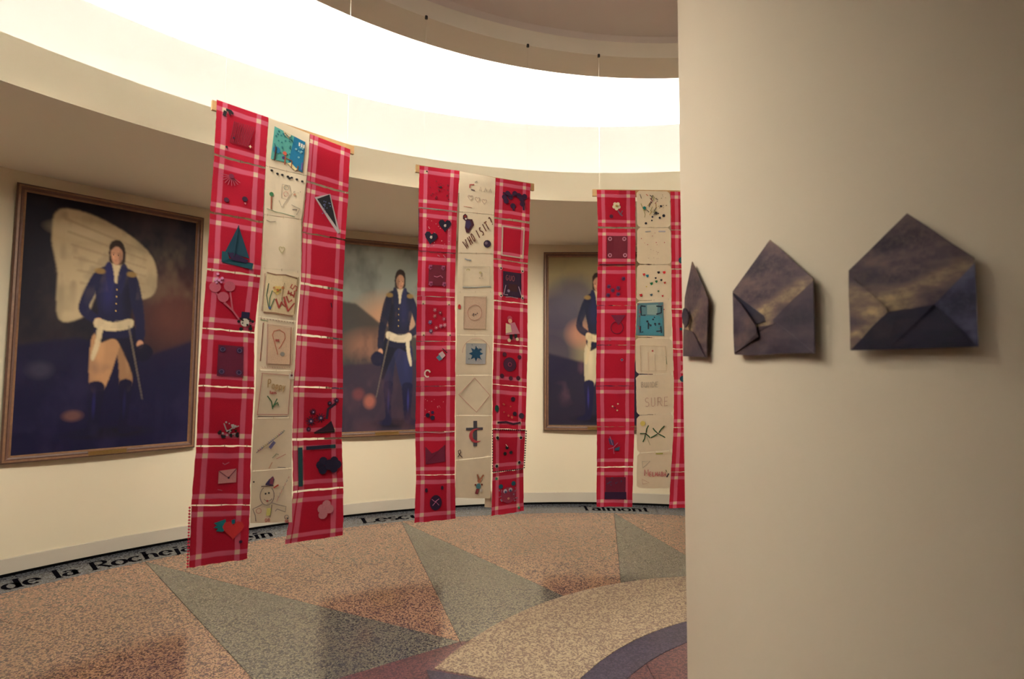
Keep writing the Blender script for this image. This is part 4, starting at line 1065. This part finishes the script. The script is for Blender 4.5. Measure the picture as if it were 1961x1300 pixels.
@mot('3M6', 'embroidery', 'two green four-bladed leaf crosses')
def _(m):
    m.disc((222, 204, 110), .16, .22, .07)
    for (x, y, L_) in ((.24, .50, ((-.16, -.01), (.08, -.22), (.12, .12), (-.08, .22))), (.58, .52, ((-.14, -.16), (.18, -.2), (.20, .12), (-.20, .10)))):
        for (dx, dy) in L_: m.line((40, 96, 52), .028, [(x + dx * .12, y + dy * .12), (x + dx * .6 + dy * .08, y + dy * .6), (x + dx, y + dy)])
        m.disc((90, 30, 40), x, y, .022)
    m.line((170, 170, 130), .010, [(.27, .6), (.36, .82)])
@mot('3M7', 'lettering', 'red stitched word MELHABA')
def _(m): m.text((206, 80, 96), .016, 'M', .20, .64, .17); m.text((206, 80, 96), .014, 'ELHABA', .33, .66, .12, 2, .9); m.line((150, 150, 130), .010, [(.14, .24), (.36, .24), (.16, .42), (.14, .24)]); m.line((206, 150, 120), .010, [(.14, .74), (.34, .84), (.16, .88), (.14, .74)]); m.line((190, 190, 90), .03, [(.52, .04), (.72, .05)]); m.line((50, 30, 50), .03, [(.88, .60), (.82, .70)]); m.line((120, 110, 60), .02, [(.80, .50), (.82, .56)])
@mot('3R1', 'teal_bead', None)
def _(m): m.disc((0, 84, 96), .28, .78, .09); m.line((200, 180, 180), .02, [(.26, .3), (.32, .26), (.36, .34)])
@mot('3R3', 'teal_bead', None)
def _(m): m.disc((0, 84, 96), .24, .5, .04)
@mot('3R4', 'pink_applique', None)
def _(m): m.disc((206, 110, 120), .22, .36, .06); m.poly((226, 160, 160), [(.18, .62), (.36, .44), (.40, .66)]); m.disc((0, 70, 90), .26, .78, .09)

def build_banner(idx, cols, rod, wires, label, wave, extra=None):
    wp = [on_cyl(*wires[0], RA), on_cyl(*wires[1], RA)]
    if wires[1][0] > 1312:                                    # right cord hidden behind the pillar
        a = math.atan2(wp[0].y - CY, wp[0].x - CX) - math.radians(12.2)
        wp[1] = Vector((CX + RA * math.cos(a), CY + RA * math.sin(a), wp[0].z))
    ex = Vector((wp[1].x - wp[0].x, wp[1].y - wp[0].y, 0)); ex_n = ex.normalized()
    nrm = Vector((ex_n.y, -ex_n.x, 0))                        # towards the viewer's side
    if nrm.dot(-wp[0]) < 0: nrm = -nrm
    p0 = wp[0].copy()
    zt = (wp[0].z + wp[1].z) / 2
    root = empty('hanging_banner', ((wp[0] + wp[1]) / 2))
    tag(root, label, 'banner', 'plaid and linen banners hung from the ceiling')
    base = root.location.copy()
    def sq(px, off):
        return [on_plane(u, v, p0 + nrm * off, nrm) - base for (u, v) in px]
    # lath
    a = on_plane(rod[0], rod[1], p0, nrm); b = on_plane(rod[2], rod[3], p0, nrm)
    if rod[2] > 1312: b = a + ex_n * .80
    a.z = b.z = (a.z + b.z) / 2 if rod[2] < 1312 else a.z
    a -= base; b -= base
    hh = .040; th = .007
    V = []
    for p in (a, b):
        for s, z in ((-th, 0), (th, 0), (th, -hh), (-th, -hh)): V.append(p + nrm * s + Vector((0, 0, z)))
    mk('lath', V, [(0, 1, 5, 4), (1, 2, 6, 5), (2, 3, 7, 6), (3, 0, 4, 7), (0, 3, 2, 1), (4, 5, 6, 7)], M['lath'], root)
    for k in (0, 1):
        p = wp[k]; zl = a.z + base.z - .002
        top = Vector((p.x, p.y, ZA + .002)) - base; bot = Vector((p.x, p.y, zl)) - base
        v, f_ = tube([bot, top], .0006, 5); mk('cord', v, f_, M['cord'], root)
        v, f_ = tube([top + Vector((0, 0, .003)), top - Vector((0, 0, .012))], .008, 8); mk('hook', v, f_, M['hook'], root)
    for ci, (cn, bounds) in enumerate(cols):
        mat = M['linen'] if cn == 'M' else (M['plaid2'] if (idx, cn) in ((1, 'R'),) else M['plaid'])
        prevs = None; stitches = ([], [])
        for r in range(len(bounds) - 1):
            t, bt = bounds[r], bounds[r + 1]
            g = (t[4] if len(t) > 4 and r else 0)
            px = [(t[0], t[1] + g), (t[2], t[3] + g), (bt[0], bt[1]), (bt[2], bt[3])]
            if r == 0: px[0] = (px[0][0], px[0][1] - 1); px[1] = (px[1][0], px[1][1] - 1)
            off = .009 + (.001 if cn == 'M' else 0)
            s = Square(sq(px, off), idx * 31 + ci * 11, wave * (.8 if cn == 'M' else 1), nrm, r)
            G = 12; q = random.Random(idx * 1000 + ci * 100 + r)
            ju, jv = q.uniform(-.015, .015), q.uniform(-.015, .015)
            V = []; uv = []; Fc = []
            jw = .003 if cn == 'M' and idx < 3 else .008
            ed = [q.uniform(-jw, jw) for _ in range(4 * (G + 1))]
            for i in range(G + 1):
                for j in range(G + 1):
                    u, v = j / G, i / G; du = dv = 0
                    if j == 0: du = ed[i] * .6
                    if j == G: du = ed[G + 1 + i] * .6
                    if i == G: dv = ed[2 * G + 2 + j]
                    if i == 0 and r: dv = ed[3 * G + 3 + j]
                    if cn == 'M' and idx == 3 and i in (0, G) and j in (0, G): dv += .04 if i == 0 else -.04; du += .03 if j == 0 else -.03
                    V.append(s.at(u + du, v + dv)); uv.append((u + ju, v + jv))
            for i in range(G):
                for j in range(G):
                    A = i * (G + 1) + j; Fc.append((A, A + G + 1, A + G + 2, A + 1))
            o = mk('linen_square' if cn == 'M' else 'plaid_square', V, Fc, mat, root, smooth=True, uv=uv); solid(o, .0014, -1); o.modifiers.new('crisp', 'EDGE_SPLIT').split_angle = math.radians(40)
            key = '%d%s%d' % (idx, cn, r)
            if key in MOT:
                f_, nm, lb = MOT[key]; mt = Motif(s); f_(mt); mt.build(nm, lb, o)
            if prevs is not None:
                for u in (.08, .5, .92):
                    v, f2 = tube([prevs.at(u, .985, .001), s.at(u, .015, .001)], .0013, 4)
                    b0 = len(stitches[0]); stitches[0].extend(v); stitches[1].extend([tuple(x + b0 for x in ff) for ff in f2])
            prevs = s
            if key in ('1L7', '2R6'):
                V2 = []; F2 = []
                def bead(p, rr):
                    b0 = len(V2)
                    for (dx, dy, dz) in ((1, 0, 0), (-1, 0, 0), (0, 1, 0), (0, -1, 0), (0, 0, 1), (0, 0, -1)): V2.append(p + Vector((dx, dy, dz)) * rr)
                    for ff in ((0, 2, 4), (2, 1, 4), (1, 3, 4), (3, 0, 4), (2, 0, 5), (1, 2, 5), (3, 1, 5), (0, 3, 5)): F2.append(tuple(x + b0 for x in ff))
                if key == '1L7':
                    for i in range(20): bead(s.at(-.03, (i + .5) / 20, .002), .0055)
                    mk('bobble_trim', V2, F2, M['plaid'], o, uv=[(.05, .05)] * len(V2))['kind'] = 'stuff'
                else:
                    for i in range(16): bead(s.at(1.02, (i + .5) / 16, .003), .005); bead(s.at((i + .5) / 16, .01, .004), .005); bead(s.at((i + .5) / 16, .99, .004), .005); bead(s.at(-.01, (i + .5) / 16, .003), .004)
                    mk('bead_trim', V2, F2, pal((18, 8, 24)), o)['kind'] = 'stuff'
        so = mk('seam_stitches', stitches[0], stitches[1], pal((214, 190, 160)) if cn == 'M' else pal((170, 60, 74)), root); so['kind'] = 'stuff'
    return root, p0, nrm, base
B1L = [(415.5, 192, 514, 226), (410.5, 293, 508, 320, 3.6), (402.8, 404, 503, 424, 3.6), (397, 513, 498.5, 527, 4), (387.7, 626.5, 488, 635.5, 3), (379.4, 737, 487, 742, 2.6), (375.6, 852.4, 481, 852.6, 3), (366.7, 966.6, 478.4, 965.4, 2.4), (362, 1087, 472.6, 1069.5)]
B1M = [(514.8, 226, 593, 257.4), (509.4, 317, 587, 336, 1.1), (506, 410, 576.7, 420, 1.1), (500.5, 512, 575.5, 520.6, 1.1), (494.3, 605.5, 568, 615.4, 1.1), (490.6, 707.7, 564.5, 709, 1.1), (486, 800, 560, 799, 1.1), (481, 902, 558.6, 895.5, 1.1), (479, 1002, 558.5, 999.6)]
B1R = [(594.3, 257.6, 670.8, 287), (588, 345, 666.8, 368, 4), (579, 443, 660.4, 458, 3), (576.8, 540, 656.8, 554, 4.5), (569, 638, 656.8, 647.4, 4), (562, 738.5, 656.8, 742, 3), (559.7, 839.7, 655, 837, 4), (561, 940, 657.4, 931.6, 3.5), (546, 1042, 656, 1025)]
B2L = [(803.5, 318, 880, 328), (801.6, 397, 875.5, 405, 1.5), (800.8, 481.4, 872.8, 485.5, 1), (798.8, 566, 871.4, 568.6, 1), (797, 653, 872, 653, .8), (797, 739.6, 871.6, 738, 1), (795.7, 826.4, 871, 825, 1.5), (797, 909, 871, 907.5, 1.5), (793.7, 1001, 872.5, 993)]
B2M = [(880.3, 328.5, 949, 341.5), (879.7, 405, 946, 410.8, 1.1), (877, 484, 945.6, 485.5, 1.1), (875.5, 559, 944.8, 557.5, 1.1), (874, 640.6, 943.4, 642, 1.1), (872.5, 718, 942, 718, 1.1), (872.5, 795, 942, 795, 1.1), (872.5, 880.5, 940.8, 873, 1.5), (872.5, 953, 939, 954.5)]
B2R = [(949.5, 341.5, 1016, 352.6), (947, 415, 1014, 424.6, 4), (945.3, 494, 1011, 503.5, 2.5), (946, 574, 1010.7, 581, 2), (945, 657, 1010, 662.8, 1), (943.6, 735, 1008.5, 741, 1), (943.6, 820.7, 1006, 822, 1), (943.6, 904.7, 1002, 897.5, 1), (941.6, 988, 1003.4, 978.6)]
B3L = [(1143, 364.5, 1216.7, 366), (1145, 434, 1216.7, 434.7, 3.5), (1145, 508.7, 1216.7, 508.7, 1), (1143, 584.6, 1217.5, 584.6, .8), (1142.4, 660.4, 1216, 660.4, .8), (1141.6, 738.5, 1215, 738.5, .8), (1143, 816.4, 1215, 816.4, .8), (1143, 892.8, 1212.4, 892.8, 2.6), (1142.4, 970, 1211, 971)]
B3M = [(1218.8, 366, 1283, 367.5), (1220, 434.7, 1284, 435.5, 1), (1220, 505, 1286, 506, 1.6), (1218.8, 575.4, 1285.5, 573, 1), (1217.5, 644.7, 1286.8, 647, 1.6), (1218, 716, 1290.7, 715, 1.4), (1219, 794.7, 1289, 791, 1), (1220, 866.6, 1288.4, 862, 1.4), (1219, 935, 1289.7, 935)]
B3R = [(1284, 367.6, 1356, 369.5), (1285, 439.4, 1356, 441, 2), (1286, 514, 1356, 515.5, 2), (1286, 590.6, 1356, 592, 2), (1289, 667, 1356, 668, 2), (1291, 741, 1356, 742, .8), (1290, 818, 1357, 818, .8), (1285, 903, 1357, 903, 1), (1281, 973, 1357, 971)]
_r, p0, nr, bs = build_banner(1, [('L', B1L), ('M', B1M), ('R', B1R)], (406, 186, 677, 286), ((431, 192), (665, 286)), 'large red plaid and linen patchwork banner nearest the left portrait, snowman drawing at its foot', .004)
_r, p0, nr, bs = build_banner(2, [('L', B2L), ('M', B2M), ('R', B2R)], (796, 316, 1022, 352), ((812, 321), (1010, 350)), 'red plaid and linen patchwork banner with a blue star patch, middle one of the three', .003)
cl = [on_plane(u, v, p0 - nr * .004, nr) - bs for (u, v) in ((929, 940), (941, 940), (942, 972), (928, 971))]
o = mk('linen_strip', cl, [(0, 3, 2, 1)], M['linen'], _r); solid(o, .0015)
build_banner(3, [('L', B3L), ('M', B3M), ('R', B3R)], (1134.5, 363, 1400, 366), ((1148, 365), (1340, 368)), 'plaid and linen patchwork banner partly hidden by the pillar, white felt flower at top', .003)

# ------------------------------------------------------------------ metal envelopes on the pillar
def envelope(px, cu, cv, label, layers, off=.004):
    """layers: name, pixel outline, material key, distance off the pillar"""
    c = on_cyl(cu, cv, COLR, COLC, far=False)
    n = Vector((c.x - COLC[0], c.y - COLC[1], 0)).normalized()
    root = empty('metal_envelope', c); tag(root, label, 'envelope', 'metal envelopes on the pillar')
    for nm, P, mk_, d, bulge in layers:
        pts = [on_plane(u, v, c + n * (d + bl), n) - c for (u, v), bl in zip(P, bulge)]
        k = len(pts); t = .003; q = random.Random(int(cu + d * 1e4)); ring = []
        cc = sum(pts, Vector()) / k
        for i in range(k):
            a, b = pts[i], pts[(i + 1) % k]; ring.append(a)
            for f_ in (.33, .66): ring.append(a.lerp(b, f_) + n * q.uniform(-.0005, .001) + (cc - a).normalized() * q.uniform(-.0015, .0015))
        m_ = len(ring)
        V = [r_.copy() for r_ in ring] + [r_ - n * t for r_ in ring]
        Fc = [tuple(range(m_)), tuple(range(2 * m_ - 1, m_ - 1, -1))]
        for i in range(m_):
            j = (i + 1) % m_; Fc.append((j, i, m_ + i, m_ + j))
        o = mk(nm, V, Fc, M[mk_], root, smooth=False)
    return root
Z5 = (0,) * 8
envelope(None, 1748, 540, 'wide tarnished metal envelope with raised pointed flap, rightmost and largest on the pillar', [
    ('back_sheet', [(1737, 408), (1625, 518), (1628, 669), (1872, 664), (1866, 493)], 'lead', .014, (.004, 0, 0, 0, 0)),
    ('right_flap', [(1867, 502), (1862, 508), (1789, 583), (1800, 628), (1874, 664)], 'lead_b', .019, (0, 0, .004, .003, 0)),
    ('left_flap', [(1625, 524), (1628, 670), (1704, 606), (1698, 590)], 'lead', .021, (0, 0, .004, .006)),
    ('bottom_flap', [(1628, 671), (1873, 664), (1797, 590), (1788, 583), (1745, 591), (1702, 597), (1690, 606)], 'lead_d', .024, (0, 0, .004, .007, .006, .006, .004))])
envelope(None, 1481, 572, 'tarnished metal envelope with open pointed flap and dark gaping fold, middle one on the pillar', [
    ('back_sheet', [(1474, 459), (1403, 558), (1406, 677), (1559, 676), (1557, 533)], 'lead', .012, (.004, 0, 0, 0, 0)),
    ('gap_shade', [(1404, 561), (1440, 622), (1466, 616), (1462, 604)], 'lead_d', .0145, (0, 0, 0, 0)),  # dark sheet standing in for the shade inside the gap
    ('right_flap', [(1557, 538), (1520, 572), (1480, 612), (1484, 640), (1560, 676)], 'lead_m', .018, (0, .003, .004, .003, 0)),
    ('left_flap', [(1403, 562), (1406, 677), (1452, 645), (1446, 622), (1424, 590)], 'lead_m', .022, (0, 0, .008, .012, .006)),
    ('bottom_flap', [(1406, 679), (1440, 681), (1490, 677), (1560, 677), (1488, 618), (1474, 622), (1450, 626)], 'lead_m', .020, (0, 0, 0, 0, .003, .004, .004))])
envelope(None, 1333, 594, 'narrow-looking metal envelope turned edge-on at the left curve of the pillar, dark seal', [
    ('back_sheet', [(1325, 501), (1311, 570), (1308, 681), (1353, 684), (1356, 574)], 'lead', .012, (.004, 0, 0, 0, 0)),
    ('front_fold', [(1309, 630), (1308, 682), (1350, 684), (1326, 636)], 'lead_m', .017, (0, 0, 0, .003)),
    ('mouth_shade', [(1306, 600), (1309, 590), (1313, 591), (1317, 598), (1319, 608), (1317, 620), (1312, 627), (1307, 618)], 'lead_d', .026, (0,) * 8)])  # last piece: dark plate painted as the shaded open mouth
